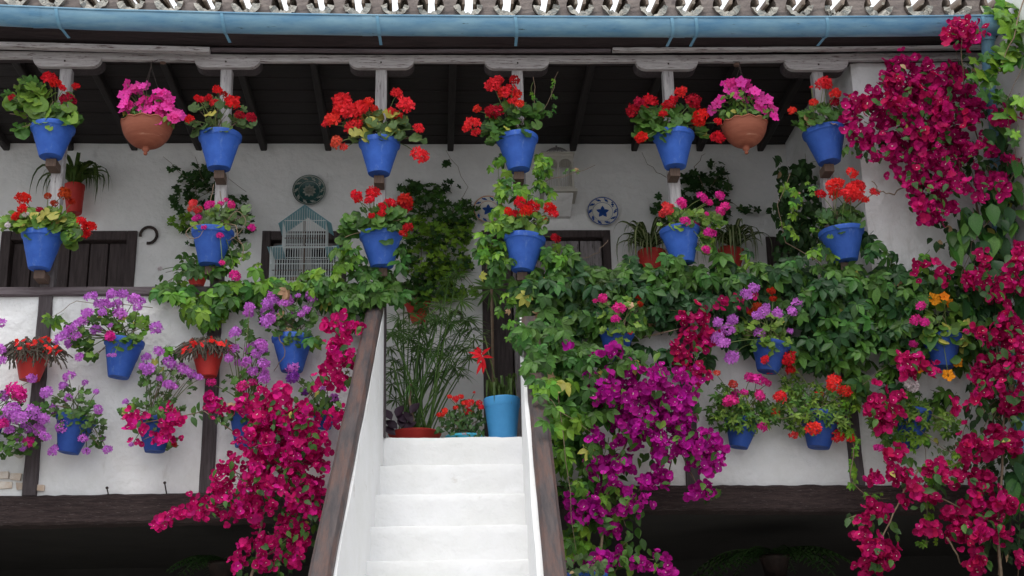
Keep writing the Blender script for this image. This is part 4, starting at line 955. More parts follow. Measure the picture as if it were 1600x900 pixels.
# ---------------- climbing plants
def climber(name, label, cat, base, stemlines, leafblobs, kind, matn, size, Y, dY, mixm=None, droop=.5, keep=300, group=None, flowers=None, fcol=None, fsize=18, fY=None, fdY=.2, twig=10, stemr=.005, up=.45):
    root = thing(name, label, cat, base, group); bag = Bag(root)
    put_leaves(bag, leafblobs, kind, matn, size, Y, dY, droop=droop, mixm=mixm, up=up)
    g = MB()
    if flowers:
        fY = fY or Y
        for b in flowers:
            Yb_ = b[5] if len(b) > 5 else fY; nfl = int(b[4]*1.85); nc = max(1, nfl//8)
            cents = blob(b[0], b[1], b[2], b[3], nc, Yb_, fdY)
            for i in range(nfl):                       # sprays: flowers gather round the ends of twigs
                cx_, cy_, cY = cents[i % nc]
                if b[4] < 14: cx_, cy_, cY = blob(b[0], b[1], b[2], b[3], 1, Yb_, fdY)[0]
                rr_ = min(15 if b[4] >= 14 else 5, b[2]*.9, b[3]*.9+3)
                a_ = U_(0, 2*pi); q_ = abs(R.gauss(0, .6)); x = cx_+rr_*q_*cos(a_); y = cy_+rr_*q_*sin(a_); Yd = cY+U_(-.03, .05)
                bag.add('flower', R.choice(bract(fcol)), frame(W(x, y, Yd), (U_(-.9,.9), -1+U_(-.1,.7), U_(-.5,.8)), (U_(-1,1), 0, U_(-1,1)), fsize*mpp(x, y, Yd)*U_(.58, 1.05)))
            if b[4] >= 14:
                put_leaves(bag, [(b[0], b[1], b[2], b[3], b[4]//7)], kind, matn, size*.9, Yb_-fdY*.55, .06, mixm=mixm)
    for L in stemlines:
        P = [W(*p) for p in L]; Q = []
        for a, b in zip(P[:-1], P[1:]):
            for q in range(4): Q.append(a.lerp(b, q/4)+Vector((U_(-1,1), U_(-1,1), U_(-1,1)))*.010)
        Q.append(P[-1]); h_ = len(Q)//2; first = L is stemlines[0]; g.tube(Q, stemr if first else stemr*.5, 5, 0, stemr*.3)
    bl = list(leafblobs)+list(flowers or [])
    for b in bl:
        for _ in range(max(1, b[4]//twig)):
            Yd = Y-dY*.4; a = W(b[0]+U_(-.3,.3)*b[2], b[1]+U_(-.3,.3)*b[3], Yd+.02); x, y, Y2 = blob(*b[:4], 1, Y, dY)[0]; c_ = W(x, y, Y2)
            g.tube(bez(a, a.lerp(c_, .5)+Vector((U_(-.03,.03), U_(-.02,.02), U_(-.02,.05))), c_, 5), .0028, 4, 1, .0014)
    build(g, 'stems', ['stem_brown', 'stem_green' if not flowers else 'stem_brown'], root, True)
    bag.flush(keep); return root

# creeper (five fingered) left of the stair
climber('virginia_creeper', 'light green creeper trailing over the left rail from the post to the second stud', 'climber', W(596, 450, 8.2),
  [[(600,440,8.22),(540,452,8.2),(440,455,8.2),(340,462,8.2),(270,462,8.2),(238,470,8.2)], [(345,300,8.2),(348,380,8.2),(340,450,8.2)], [(240,480,8.2),(120,470,8.2),(70,500,8.2)], [(560,500,8.2),(500,495,8.2),(470,480,8.2)]],
  [(268,455,32,16,22),(320,480,36,28,44,'creeper_light'),(362,455,40,18,34),(430,452,50,15,40),(500,440,40,18,34),(545,460,50,22,42,'creeper'),(580,440,40,20,26,'creeper'),(560,500,30,15,14,'creeper'),(600,455,26,14,12,'creeper'),(545,402,34,20,16),(345,402,18,30,16),(300,420,24,14,10,'leaf_dark'),(620,400,14,22,8),(620,460,14,10,4,'creeper'),(100,500,18,8,3),(78,500,10,8,2),(310,535,26,12,6),(270,545,12,8,3),(480,530,14,8,3),(400,415,10,8,2)],
  'creeper', 'creeper_light', 33, 8.14, .18, ('creeper', .5))
climber('virginia_creeper', 'bright creeper shoots climbing the post right of the stair behind two blue pots', 'climber', W(812, 480, 8.2),
  [[(812,480,8.22),(815,400,8.2),(812,300,8.22),(806,240,8.22),(840,190,8.1),(833,120,8.05)], [(840,190,8.1),(862,150,8.05),(872,112,8.05)], [(850,285,8.1),(890,272,8.05),(930,258,8.0)], [(760,420,8.15),(770,370,8.1),(800,330,8.15)], [(870,400,8.15),(910,405,8.1),(935,395,8.0),(950,375,8.0)]],
  [(850,258,18,20,14,'creeper_light',22),(782,262,16,22,10,'creeper_light',24),(800,300,22,22,18),(785,345,20,24,18),(765,385,24,26,24),(790,400,20,16,14),(845,300,20,18,10,'creeper_light',22),(868,395,22,24,18),(880,420,20,16,12),(850,280,16,18,10,'creeper_light',20),(833,150,5,28,5,'creeper_light',10),(862,150,7,32,9,'creeper_light',10),(895,268,24,5,6,'creeper_light',9),(790,490,12,40,12,'creeper_light',20),(855,175,12,10,5,'creeper_light',16),(868,405,16,10,6),(770,425,20,15,12,'creeper')],
  'creeper', 'creeper_light', 28, 8.12, .14, ('creeper', .45))
climber('virginia_creeper', 'thick dark green creeper hedge covering the right parapet rail', 'climber', W(1200, 520, 8.2),
  [[(830,470,8.2),(1000,450,8.18),(1200,450,8.18),(1400,450,8.18),(1520,440,8.18)], [(1290,420,8.15),(1230,380,8.15),(1215,320,8.1),(1235,270,8.1)], [(1280,480,8.15),(1270,560,8.15),(1240,610,8.15)], [(1000,530,8.12),(1060,515,8.0),(985,530,8.1)]],
  [(850,450,50,30,60),(930,442,50,25,46),(860,500,50,35,66),(925,490,50,25,42),(1000,442,40,22,34),(1050,432,40,22,34),(1030,482,44,24,36,'creeper_dark'),(1120,432,44,22,38),(1090,470,36,20,30,'creeper_dark'),(1200,432,60,22,66),(1300,440,60,28,84),(1400,442,60,24,70),(1260,480,50,32,64),(1340,500,60,38,100),(1415,505,44,34,54),(1480,432,34,18,22),(1268,552,46,22,40),(1330,552,34,22,28),(1225,540,20,20,14),(1420,545,34,22,20),(1520,480,28,34,30),(1500,545,25,25,20),(1470,622,22,12,7),(1060,555,26,14,12,'creeper_dark'),(1000,545,14,12,4,'creeper_dark'),(1155,520,30,26,16,'creeper_dark'),(1150,470,30,20,24,'creeper_dark'),
   (900,408,14,12,5),(984,414,12,14,5),(1052,404,14,12,5),(1128,406,12,14,5),(1243,404,16,12,6),(1392,408,14,14,6),(1446,402,14,14,6,'creeper_light',30),(1170,402,10,10,3,'creeper_light',26),(1102,555,9,36,7),(1392,590,14,26,9),(1340,600,22,20,12),(1300,520,90,40,60),(1180,490,50,40,34,'creeper_dark'),(1400,560,40,24,20),(960,500,60,40,44),(1020,460,60,26,30),(1440,470,50,40,34),(1240,300,16,30,14,'creeper_light',20),(1235,350,16,22,8,'creeper_light',18),(1280,360,16,16,6,'creeper_light',16),(1265,300,12,20,6,'creeper_light',18),(1355,385,16,18,6),(1280,395,26,12,8,'creeper_light')],
  'creeper', 'creeper', 38, 8.15, .21, ('creeper_dark', .35), twig=12)
climber('virginia_creeper', 'creeper spilling down the outer side of the right handrail', 'climber', W(880, 560, 8.0),
  [[(850,480,8.1),(862,560,7.9),(880,680,7.7),(900,860,7.5)], [(830,590,7.8),(870,640,7.7),(930,680,7.7)]],
  [(838,560,22,22,16,'creeper',36,7.4),(846,600,16,22,12,'creeper_light',34,7.2),(858,650,14,20,8,'creeper_light',32,7.0),(825,520,22,20,18,'creeper',36,7.7),(862,555,28,28,34,'creeper'),(880,610,38,32,46),(892,660,40,25,38),(925,645,36,25,28,'creeper'),(882,705,22,30,26),(915,700,24,20,18,'creeper'),(893,762,22,18,22,'creeper_light',18),(930,772,30,25,22),(902,850,18,22,14),(945,805,16,16,8),(975,560,40,20,20,'creeper'),(905,560,34,26,34,'creeper'),(925,600,30,24,26,'creeper'),(870,520,24,20,20,'creeper'),(935,735,24,20,14),(850,600,10,20,7),(905,810,16,20,12)],
  'creeper', 'creeper_light', 35, 7.95, .30, ('creeper', .5))
climber('virginia_creeper', 'thin yellow green creeper strands dangling over the right storey beam', 'climber', W(1330, 640, 8.1),
  [[(1320,640,8.1),(1335,700,8.05),(1330,750,8.0),(1350,775,8.0),(1390,778,8.0)], [(1400,640,8.1),(1445,690,8.05),(1450,760,8.0),(1448,850,7.95)], [(1400,640,8.1),(1470,700,8.0),(1550,735,8.0)], [(1180,660,8.05),(1260,650,8.0),(1330,610,8.0),(1385,572,8.0)]],
  [(1330,690,10,20,9,'creeper_light',18),(1333,740,9,24,9,'creeper_light',16),(1360,772,22,6,7,'creeper_light',12),(1425,690,26,20,16,'creeper_light',20),(1450,745,12,24,10,'creeper_light',20),(1448,800,8,30,9,'creeper_light',17),(1448,845,18,7,6,'creeper_light',13),(1500,715,30,12,12,'creeper_light',16),(1378,680,16,12,8,'creeper',22),(1325,625,20,16,12,'creeper_light',18),(1380,590,14,10,4)],
  'creeper', 'creeper_light', 20, 8.06, .10, None)
# dark leafy vines on the back wall
climber('grape_ivy', 'big bushy grape ivy on the back wall between window and grey door', 'climber', W(655, 480, YB-.1),
  [[(655,470,9.95),(660,400,9.97),(650,300,9.98)], [(690,460,9.95),(700,350,9.97),(730,290,9.98),(697,235,9.98)], [(720,420,9.9),(765,480,9.9)]],
  [(640,300,20,20,40,'leaf_dark'),(665,310,34,26,90,'leaf_mid'),(715,330,32,24,70,'leaf_mid'),(660,360,34,26,90),(700,370,34,30,120),(725,350,14,14,26),(665,410,38,28,110),(700,420,30,26,80),(680,455,34,16,60),(655,440,24,20,40,'ivy_deep'),(725,410,14,20,22),(697,252,8,8,6,'ivy_deep'),(735,455,12,10,8),(715,455,16,12,14),(705,290,14,10,12,'ivy_deep'),(625,345,12,20,16,'leaf_dark'),(632,395,12,20,16,'leaf_dark')],
  'maple', 'ivy_wall', 14, YB-.06, .26, ('leaf_dark', .25), droop=.7)
climber('grape_ivy', 'dark grape ivy on the back wall behind the second post', 'climber', W(312, 420, YB-.1),
  [[(315,425,9.9),(320,360,9.95),(305,290,9.97),(255,245,9.98)], [(330,330,9.95),(340,270,9.97),(385,300,9.97)], [(325,300,9.97),(305,245,9.98)]],
  [(300,280,24,14,22),(320,300,30,22,50,'ivy_deep'),(335,335,30,26,50,'ivy_deep'),(280,310,14,22,22),(285,345,20,14,22,'ivy_wall'),(370,320,22,18,30),(385,345,12,16,12,'ivy_deep'),(320,262,24,10,12),(270,260,10,8,5),(300,365,16,18,12,'ivy_deep'),(370,370,12,14,10,'ivy_deep'),(310,275,26,10,16,'ivy_deep')],
  'maple', 'leaf_dark', 14, YB-.05, .16, None, droop=.7)
climber('grape_ivy', 'dark vine clump with a hidden pot behind the fifth post', 'climber', W(1095, 300, YB-.1),
  [[(1100,300,9.95),(1085,260,9.96),(1102,240,9.97)], [(1110,290,9.95),(1135,265,9.96),(1140,300,9.96)], [(1040,278,9.98),(1012,258,9.98),(1003,238,9.98)], [(1130,310,9.95),(1165,330,9.97),(1185,325,9.97)]],
  [(1085,278,22,12,30),(1100,300,34,22,60,'ivy_deep'),(1085,330,24,20,30,'ivy_deep'),(1130,280,14,14,12),(1130,325,14,16,14,'ivy_deep'),(1172,326,16,6,8),(1120,262,18,12,8),(1030,325,12,22,18,'leaf_dark'),(1045,350,16,12,8)],
  'maple', 'ivy_deep', 16, YB-.05, .18, ('leaf_dark', .35), droop=.7)
climber('ivy_column', 'tall dark column of small leaved ivy near the right end of the gallery', 'climber', W(1245, 410, 9.25),
  [[(1245,410,9.24),(1245,330,9.24),(1240,260,9.24)], [(1255,400,9.24),(1262,320,9.24),(1258,240,9.24)], [(1245,280,9.24),(1222,262,9.24)]],
  [(1245,275,30,22,80),(1250,320,34,30,150),(1245,365,30,28,110),(1235,395,30,14,40),(1222,285,10,26,24),(1225,335,14,24,30),(1262,255,16,8,16),(1215,250,6,6,4),(1270,370,20,25,40,'leaf_dark'),(1208,330,5,12,6)],
  'oval', 'ivy_deep', 14, 9.20, .24, ('leaf_dark', .35), droop=.5)
# broad leaves at right
climber('climbing_bean', 'broad bright leaves in the top right corner by the downpipe', 'climber', W(1590, 150, 7.8),
  [[(1600,0,7.6),(1585,60,7.6),(1560,110,7.7),(1530,150,7.8)], [(1600,100,7.6),(1570,160,7.7),(1590,260,7.8)]],
  [(1565,12,22,12,9,'creeper_light',34),(1588,35,16,25,10,'creeper_light',34),(1580,60,12,12,3,'creeper_light',32),(1572,80,18,18,7,'creeper_light',34),(1540,98,20,16,8,'creeper_light',30),(1565,95,16,16,6,'creeper_light',30),(1590,75,12,20,6,'creeper_light',32),(1550,115,14,10,4),(1590,150,14,20,6,'creeper_light',34),(1565,165,18,14,5),(1590,210,12,14,3,'creeper_light',30),(1520,118,10,10,4,'creeper_light',24),(1545,142,16,8,3)],
  'maple', 'creeper', 30, 7.72, .12, ('creeper', .35), droop=.8)
climber('climbing_bean', 'large glossy mid green leaves by the downpipe above the right bougainvillea column', 'climber', W(1550, 380, 8.0),
  [[(1600,240,7.95),(1560,330,7.95),(1520,380,7.95),(1500,440,8.0)]],
  [(1552,210,18,26,9),(1556,440,20,40,14),(1590,740,16,50,14),(1540,335,34,16,12),(1520,355,26,18,12),(1580,345,22,18,10),(1500,380,16,20,8),(1550,375,30,12,8),(1575,290,18,20,7),(1590,400,12,16,5),(1560,300,26,14,7),(1590,255,12,16,5),(1450,520,10,8,2),(1520,470,20,14,6,'creeper_dark'),(1590,470,12,20,6,'creeper_dark')],
  'oval', 'creeper', 34, 7.98, .14, ('creeper_dark', .4), droop=.9)
climber('tangled_shrub', 'dark twiggy shrub behind the right bougainvillea by the downpipe', 'shrub', W(1575, 600, 8.2),
  [[(1560,900,8.15),(1565,700,8.15),(1550,500,8.15),(1540,300,8.15)], [(1590,900,8.1),(1595,600,8.15),(1585,300,8.15),(1560,120,8.15)], [(1500,700,8.1),(1530,600,8.15),(1550,480,8.15)], [(1545,190,8.1),(1515,150,8.1),(1500,110,8.1),(1495,80,8.0)]],
  [(1570,240,34,40,60),(1560,330,40,40,60),(1560,420,46,40,90),(1560,520,46,50,110),(1550,620,50,50,110),(1560,720,46,40,70),(1570,820,36,60,60),(1530,150,30,30,24),(1510,260,24,40,30),(1475,345,26,26,18),(1480,700,36,22,24,'leaf_grey',10),(1480,380,30,24,14),(1510,100,16,14,10),(1585,150,20,50,30)],
  'oval', 'ivy_deep', 15, 8.13, .10, ('dry', .07), droop=.5, twig=5)

# bougainvilleas
climber('bougainvillea', 'magenta bougainvillea pouring down left of the stair handrail', 'climber', W(410, 900, 8.0),
  [[(372,960,7.8),(400,880,7.9),(412,800,7.95),(440,740,7.95),(470,640,8.0),(530,540,8.05),(560,500,8.1)], [(412,800,7.95),(350,790,7.9),(300,800,7.9),(245,820,7.85)], [(440,740,7.95),(400,700,7.9),(320,640,8.0),(200,665,8.0)], [(400,880,7.9),(450,840,7.85)], [(530,640,7.9),(560,632,7.5)]],
  [(440,700,60,40,34),(400,770,50,30,24),(455,830,40,40,34),(430,870,50,25,24),(540,560,30,40,20),(490,620,30,20,12),(280,640,40,20,14),(345,655,25,12,8),(385,885,20,15,12)],
  'oval', 'leaf_mid', 15, 7.98, .25, ('leaf_dark', .4), flowers=[(255,655,28,18,24),(205,665,22,14,16),(235,685,36,9,10),(330,630,30,12,18),(375,636,25,15,22),(415,640,40,25,52),(440,680,60,38,150),(470,722,42,34,80),(400,690,28,22,24),(410,610,10,8,4),(440,615,18,12,12),(475,640,16,12,10),(370,752,38,34,52),(400,735,25,18,20),(345,792,45,16,40),(372,785,22,20,18),(290,800,16,8,9),(258,812,15,9,10),(245,822,8,6,4),(440,765,48,38,90),(472,790,36,38,66),(440,842,32,32,52),(470,820,16,26,16),(388,858,14,14,10),(372,880,12,10,8),(430,885,28,14,16),(462,860,10,24,12),(535,515,33,12,34),(520,530,20,12,16),(538,550,24,16,32),(538,580,22,18,26),(515,598,18,16,18),(538,635,14,20,16),(525,658,16,12,12),(478,700,34,24,40),(400,810,16,14,10),(455,660,40,20,50),(570,628,4,6,2),(556,620,4,4,2)],
  fcol='bract_magenta', fsize=17, fY=7.92, fdY=.30, stemr=.010)
climber('bougainvillea', 'purple bougainvillea falling right of the stair over the storey beam', 'climber', W(960, 890, 7.9),
  [[(930,960,7.7),(940,860,7.8),(950,760,7.85),(980,680,7.9),(1040,620,7.95),(1070,560,8.0)], [(980,680,7.9),(1060,700,7.95),(1090,760,7.95)], [(980,680,7.9),(920,600,7.9)], [(1045,740,8.0),(1048,700,8.0)]],
  [(960,700,50,60,36),(1040,650,60,40,36),(960,800,50,50,50),(980,870,60,30,44),(920,620,24,30,16),(1105,770,20,10,10),(1000,560,50,14,16),(1115,730,14,14,4),(1030,700,30,30,12),(895,840,20,30,20)],
  'oval', 'leaf_mid', 17, 7.98, .24, ('leaf_light', .25), flowers=[(930,590,28,16,24),(930,555,14,10,5),(960,548,16,10,10),(885,540,8,4,3),(962,612,46,20,54),(1000,625,50,30,96),(1050,640,42,36,76),(1030,680,58,30,74),(1092,690,34,24,54),(1100,722,24,18,28),(1096,758,14,14,17),(1085,772,12,6,6),(1040,735,14,22,16),(990,655,48,24,46),(1110,700,20,16,16),(945,690,34,18,14),(955,740,34,24,28),(1000,772,28,18,12),(962,782,38,28,44),(920,800,24,20,18),(893,790,10,24,10),(905,812,18,14,12),(972,832,26,18,14),(950,872,38,18,36),(1022,872,28,14,14),(1040,892,18,8,8),(985,672,30,18,20),(1075,605,26,20,26),(1010,748,14,8,6),(965,720,20,20,16),(870,640,5,4,2),(862,655,8,4,2),(890,875,12,8,4),(932,716,14,24,8),(1118,715,12,20,10),(985,580,24,12,12),(1030,590,30,14,18)],
  fcol='bract_purple', fsize=18, fY=7.90, fdY=.24, stemr=.010)
climber('bougainvillea', 'small crimson bougainvillea spray hanging in the creeper above the purple one', 'climber', W(1085, 560, 8.05),
  [[(1120,440,8.1),(1095,500,8.02),(1080,585,7.98)]],
  [(1090,520,26,50,20),(1060,580,20,12,8)], 'oval', 'leaf_dark', 16, 8.08, .10, None,
  flowers=[(1088,492,22,12,20),(1068,500,10,12,7),(1097,540,22,22,24),(1066,560,18,16,17),(1080,585,24,10,14),(1075,522,12,8,6),(1145,465,28,18,16),(1105,518,10,8,5),(1058,540,10,8,4)], fcol='bract_crimson', fsize=15, fY=7.98, fdY=.1)
climber('bougainvillea', 'large crimson bougainvillea crown at upper right below the gutter', 'climber', W(1500, 300, 8.0),
  [[(1545,420,8.15),(1520,300,8.1),(1470,200,8.0),(1400,140,7.95)], [(1520,300,8.1),(1460,260,8.0),(1350,190,7.95)], [(1530,220,8.1),(1503,130,7.85),(1503,60,7.62)], [(1500,260,8.05),(1450,330,7.95)], [(1420,290,8.0),(1395,303,7.95),(1375,300,7.95),(1362,283,7.95)]],
  [(1430,180,80,60,44),(1490,260,50,50,40),(1370,240,40,16,12),(1340,235,20,14,10),(1500,110,24,12,12),(1440,300,40,30,16),(1380,225,24,14,8)],
  'oval', 'leaf_dark', 15, 8.08, .2, ('leaf_mid', .4), flowers=[(1508,52,28,16,60,7.68),(1480,58,10,8,10,7.68),(1430,90,12,5,3),(1400,115,27,22,58),(1450,148,38,32,100),(1388,150,30,30,64),(1350,172,24,12,22),(1345,212,22,14,22),(1430,200,58,34,120),(1482,185,38,40,84),(1372,228,25,14,18),(1450,242,44,22,54),(1520,180,26,20,24),(1590,180,10,8,5),(1562,185,18,20,20),(1420,268,18,28,42),(1470,275,28,28,48),(1545,292,30,13,30),(1535,308,10,12,6),(1448,312,28,20,42),(1470,332,24,18,26),(1448,342,10,10,8),(1500,245,24,20,20),(1575,250,16,8,8),(1530,222,30,18,22),(1395,240,12,12,8),(1470,115,30,22,44),(1500,140,20,26,26),(1330,160,14,12,10),(1330,190,14,20,12,),(1410,170,30,30,50),(1500,290,18,14,12)],
  fcol='bract_crimson', fsize=17.5, fY=7.98, fdY=.26, stemr=.010)
climber('bougainvillea', 'crimson bougainvillea column down the right edge to the bottom', 'climber', W(1560, 900, 7.95),
  [[(1570,980,7.8),(1560,820,7.9),(1570,650,7.95),(1550,450,8.0)], [(1560,820,7.9),(1450,770,7.9),(1380,720,7.95)], [(1435,735,7.95),(1395,800,7.9),(1370,860,7.85)], [(1480,840,7.85),(1500,880,7.85),(1530,890,7.85)], [(1560,700,7.9),(1480,730,7.9)]],
  [(1560,500,50,60,60),(1560,640,50,60,60),(1450,740,50,30,20),(1540,800,50,60,50),(1380,830,30,20,10),(1335,812,18,8,10),(1530,420,40,30,30),(1400,630,30,30,14)],
  'oval', 'leaf_dark', 18, 8.05, .2, ('leaf_mid', .3), flowers=[(1538,448,34,24,72),(1590,405,16,18,18),(1535,402,14,12,10),(1580,450,20,22,26),(1460,428,30,14,14),(1452,412,12,6,4),(1560,492,30,12,16),(1585,545,18,40,56),(1560,565,28,18,26),(1540,582,18,18,18),(1580,605,24,30,40),(1532,612,24,18,26),(1575,645,22,16,14),(1428,568,26,14,18),(1418,580,14,10,6),(1382,638,24,26,48),(1355,640,12,10,8),(1565,683,38,14,30),(1512,702,25,20,34),(1585,695,14,14,12),(1398,726,20,18,22),(1362,748,18,9,9),(1478,742,30,14,20),(1532,752,28,16,26),(1545,790,40,22,54),(1432,772,22,24,22),(1500,802,28,12,12),(1375,806,25,13,26),(1348,836,8,8,5),(1452,828,20,9,10),(1530,832,44,24,64),(1500,820,14,10,8),(1370,872,24,28,72),(1532,878,14,22,24),(1595,875,10,12,9),(1540,700,24,14,12),(1410,745,20,12,8),(1360,785,8,6,3),(1495,635,12,12,6),(1455,575,14,12,8),(1550,520,30,20,30)],
  fcol='bract_crimson', fsize=18, fY=7.92, fdY=.24, stemr=.013)

# ---------------- gallery plants with long blades
def blademesh(matn, pale=None, n=8):
    out = []
    for v in range(4):
        g = MB(); rr = random.Random(v+40); ar = rr.uniform(.75, 1.5)
        vs = []; cols = 4
        for i in range(n+1):
            t_ = i/n; y = sin(t_*ar*1.5)/1.5*1.2; z = .9*t_-.95*ar*t_*t_; ww = .034*(1-t_**3)+.001
            for q in (-1, -.35, .35, 1): vs.append((ww*q, y, z+abs(q)*ww*.4))
        fs = [(4*i+q, 4*i+q+1, 4*i+q+5, 4*i+q+4) for i in range(n) for q in range(3)]
        k = len(g.v); g.add(vs, fs)
        if pale: g.m = [1 if (q % 3 == 1) else 0 for q in range(len(fs))]
        out.append(g.mesh('blade_leaf', [matn, pale] if pale else [matn], True))
    return out
def spider(label, cx, cy, potdef, potm, Y, n, L, pale, group, wide=1.0):
    root = thing('spider_plant', label, 'potted plant', W(cx, cy, Y), group)
    if potdef: c, Rr, ax, b = pot_mesh(root, *potdef, Y, potm, bw=.7)
    c = W(cx, cy, Y); bl = blademesh('blade', pale); s_ = mpp(cx, cy, Y); bag = Bag(root)
    for i in range(n):
        a = U_(0, 2*pi) if i % 3 else R.choice((U_(-.5,.5), pi+U_(-.5,.5))); d = Vector((cos(a)*wide, sin(a)*.8-.15, 0)); yy = d.normalized(); zz = Vector((0,0,1)); xx = yy.cross(zz)
        sc = L*s_*U_(.8, 1.5); hgt = U_(.9, 2.0)
        if c.y+yy.y*sc > YB-.03: yy.y = -abs(yy.y); yy.normalize(); xx = yy.cross(zz)
        m_ = Matrix((xx*1.2*sc, yy*sc*U_(.5, 1), zz*sc*hgt)).transposed().to_4x4(); bag.add('leaf', R.choice(bl), Matrix.Translation(c+Vector((U_(-.02,.02), U_(-.02,.02), 0))) @ m_)
    bag.flush()
GS = 'spider plants in the gallery'
spider('dark spider plant in a red wall pot behind the leftmost post', 115, 290, (116,284,34,338,116), 'redpot', YB-.14, 60, 62, None, GS)
spider('spider plant with pale striped leaves in the red pot left of the fifth post', 1015, 392, (1018,386,44,440,1019), 'redpot', YB-.18, 70, 60, 'blade_pale', GS)
spider('spider plant with pale striped leaves in the red pot right of the fifth post', 1148, 388, (1143,384,42,430,1140), 'redpot', YB-.18, 70, 58, 'blade_pale', GS)
geranium('red pot with low green leaves on the rail behind the second post', (308,416,40,450,308), [(305,406,28,14,26),(262,440,20,18,10)], [(250,420,4,'whiteflower')], 'whiteflower', 'leaf_mid', 14, 'oval', 'redpot', 8.9, 'red pots in the gallery', name='potted_herb')
geranium('red wall pot below the bushy grape ivy above the papyrus', (652,466,42,507,654), [(650,450,34,14,50),(625,455,14,12,14)], [(620,440,3,'whiteflower'),(632,432,3,'whiteflower'),(642,428,3,'whiteflower')], 'whiteflower', 'leaf_mid', 9, 'round', 'redpot', YB-.13, 'red pots in the gallery', name='potted_herb', cat='potted plant')

# ---------------- landing plants
# papyrus in red bowl
Yp = 8.75
root = thing('potted_papyrus', 'wide red bowl of tall papyrus standing on the stair landing', 'potted plant', W(648, 690, Yp))
c, Rr, ax, b = pot_mesh(root, 648, 668, 84, 712, 648, Yp, 'redpot', bw=.75, lip=False)
um = []
for v in range(3):
    g = MB(); rr = random.Random(v)
    for k in range(22):
        a = 2*pi*k/22+rr.uniform(-.2,.2); el = rr.uniform(-.35, .5)
        ovate(g, rr.uniform(.7, 1.1), .085, rz(a) @ rx(el), 3, .3, .35)
    um.append(g.mesh('umbel', 'papyrus'))
tips = [(x, y) for x, y in [(612,520),(625,500),(640,530),(655,515),(668,545),(680,500),(695,530),(705,505),(718,520),(730,500),(742,530),(700,560),(650,560),(620,565),(612,600),(690,480),(720,470),(668,480),(640,490),(735,560),(722,585),(610,545),(660,500),(710,540),(738,515),(630,470),(745,545),(700,440),(715,430),(680,590),(640,600),(726,545),(652,540),(690,555),(712,575),(618,625)]+[(U_(608,740), U_(490,600)) for _ in range(16)]]
for (x, y) in tips:
    Yt = Yp+U_(-.15, .8); p = W(x, y, Yt); s0 = c+Vector((U_(-.6,.6)*Rr, U_(-.6,.6)*Rr, -.01)); g = MB()
    mid = s0.lerp(p, .55); mid.x = s0.x*.6+p.x*.4
    g.tube(bez(s0, mid, p, 6), .0052, 5, 0, .0036); st_ = build(g, 'stem', 'papyrus', root, True)
    put('umbel', R.choice(um), st_, frame(p, (U_(-.5,.5), -.5+U_(-.5,.5), 1), (U_(-1,1), U_(-1,1), 0), U_(26, 40)*mpp(x, y, Yt)))
g = MB(); q0 = W(645, 660, 8.65); g.tube([c, q0+Vector((0,0,.02)), W(640,625,8.65), W(642,600,8.65)], .012, 7, 0, .008); build(g, 'dead_stump', 'stem_brown', root, True)
bag = Bag(root)
for (x, y, an) in [(640,655,-.3),(645,640,.5),(630,655,-.8),(615,665,-1),(608,650,-.4),(622,645,.3),(612,675,-1.3),(636,668,1),(627,662,.1)]:
    bag.add('leaf', R.choice(leafset('oval', 'purple_leaf')), frame(W(x, y, 8.6), (U_(-.6,.6), -1, .3), (an, -.2, 1), 26*mpp(x, y, 8.6)))
bag.flush()
geranium('low turquoise pot with chipped rim and small red flowers on the landing', (728,676,66,714,728), [(722,650,36,26,90),(690,665,14,12,14),(740,660,20,20,26)],
  [(712,623,7),(720,620,6),(703,620,5),(733,630,9),(726,630,7),(748,630,7),(712,637,5),(730,643,8),(737,645,6),(695,642,7),(686,648,5),(692,648,6),(741,613,3),(752,636,6)], 'scarlet', 'leaf_dark', 10, 'oval', 'turq', 8.5, None, name='potted_shrub', scl=1.7)
# light blue pot with amaryllis
Yl = 8.42
root = thing('potted_amaryllis', 'tall light blue pot with red amaryllis flower on the landing', 'potted plant', W(786, 685, Yl))
c, Rr, ax, b = pot_mesh(root, 784, 617, 58, 700, 786, Yl, 'ltblue', bw=.72, rim=.2)
bl = blademesh('blade'); bag = Bag(root)
for i in range(60):
    a = U_(0, 2*pi); d = Vector((cos(a), sin(a), 0)); zz = Vector((0,0,1)); xx = d.cross(zz); sc = U_(30, 78)*mpp(784, 617, Yl)
    m_ = Matrix((xx*sc*1.1, d*sc*U_(.1, .35), zz*sc*2.0)).transposed().to_4x4(); bag.add('leaf', R.choice(bl), Matrix.Translation(c+Vector((U_(-.6,.6)*Rr, U_(-.6,.6)*Rr, 0))) @ m_)
bag.flush()
g = MB(); f0 = W(752, 560, 8.35); g.tube(bez(c+Vector((-.03,0,0)), W(765, 590, 8.4), f0, 8), .005, 6); g.tube([c+Vector((-.01,-.02,0)), W(757,525,8.4)], .004, 5); build(g, 'flower_stalk', 'stem_green', root, True)
g = MB()
for (x, y, dx, dz) in [(752,556,-.7,.9),(752,556,-1,.5),(752,556,-.9,-.1),(752,556,.5,.8),(752,556,-.4,-.8),(752,556,.3,-.9),(754,565,-.5,-1),(754,565,.1,-1),(754,558,.9,.3),(752,552,-.5,1)]:
    p = W(x, y, 8.33); ovate(g, U_(.055, .095), .024, frame(p, (U_(-.4,.4), -1, .3), (dx, -.2, dz), 1), 4, .3, .3)
build(g, 'flower', 'red', root)
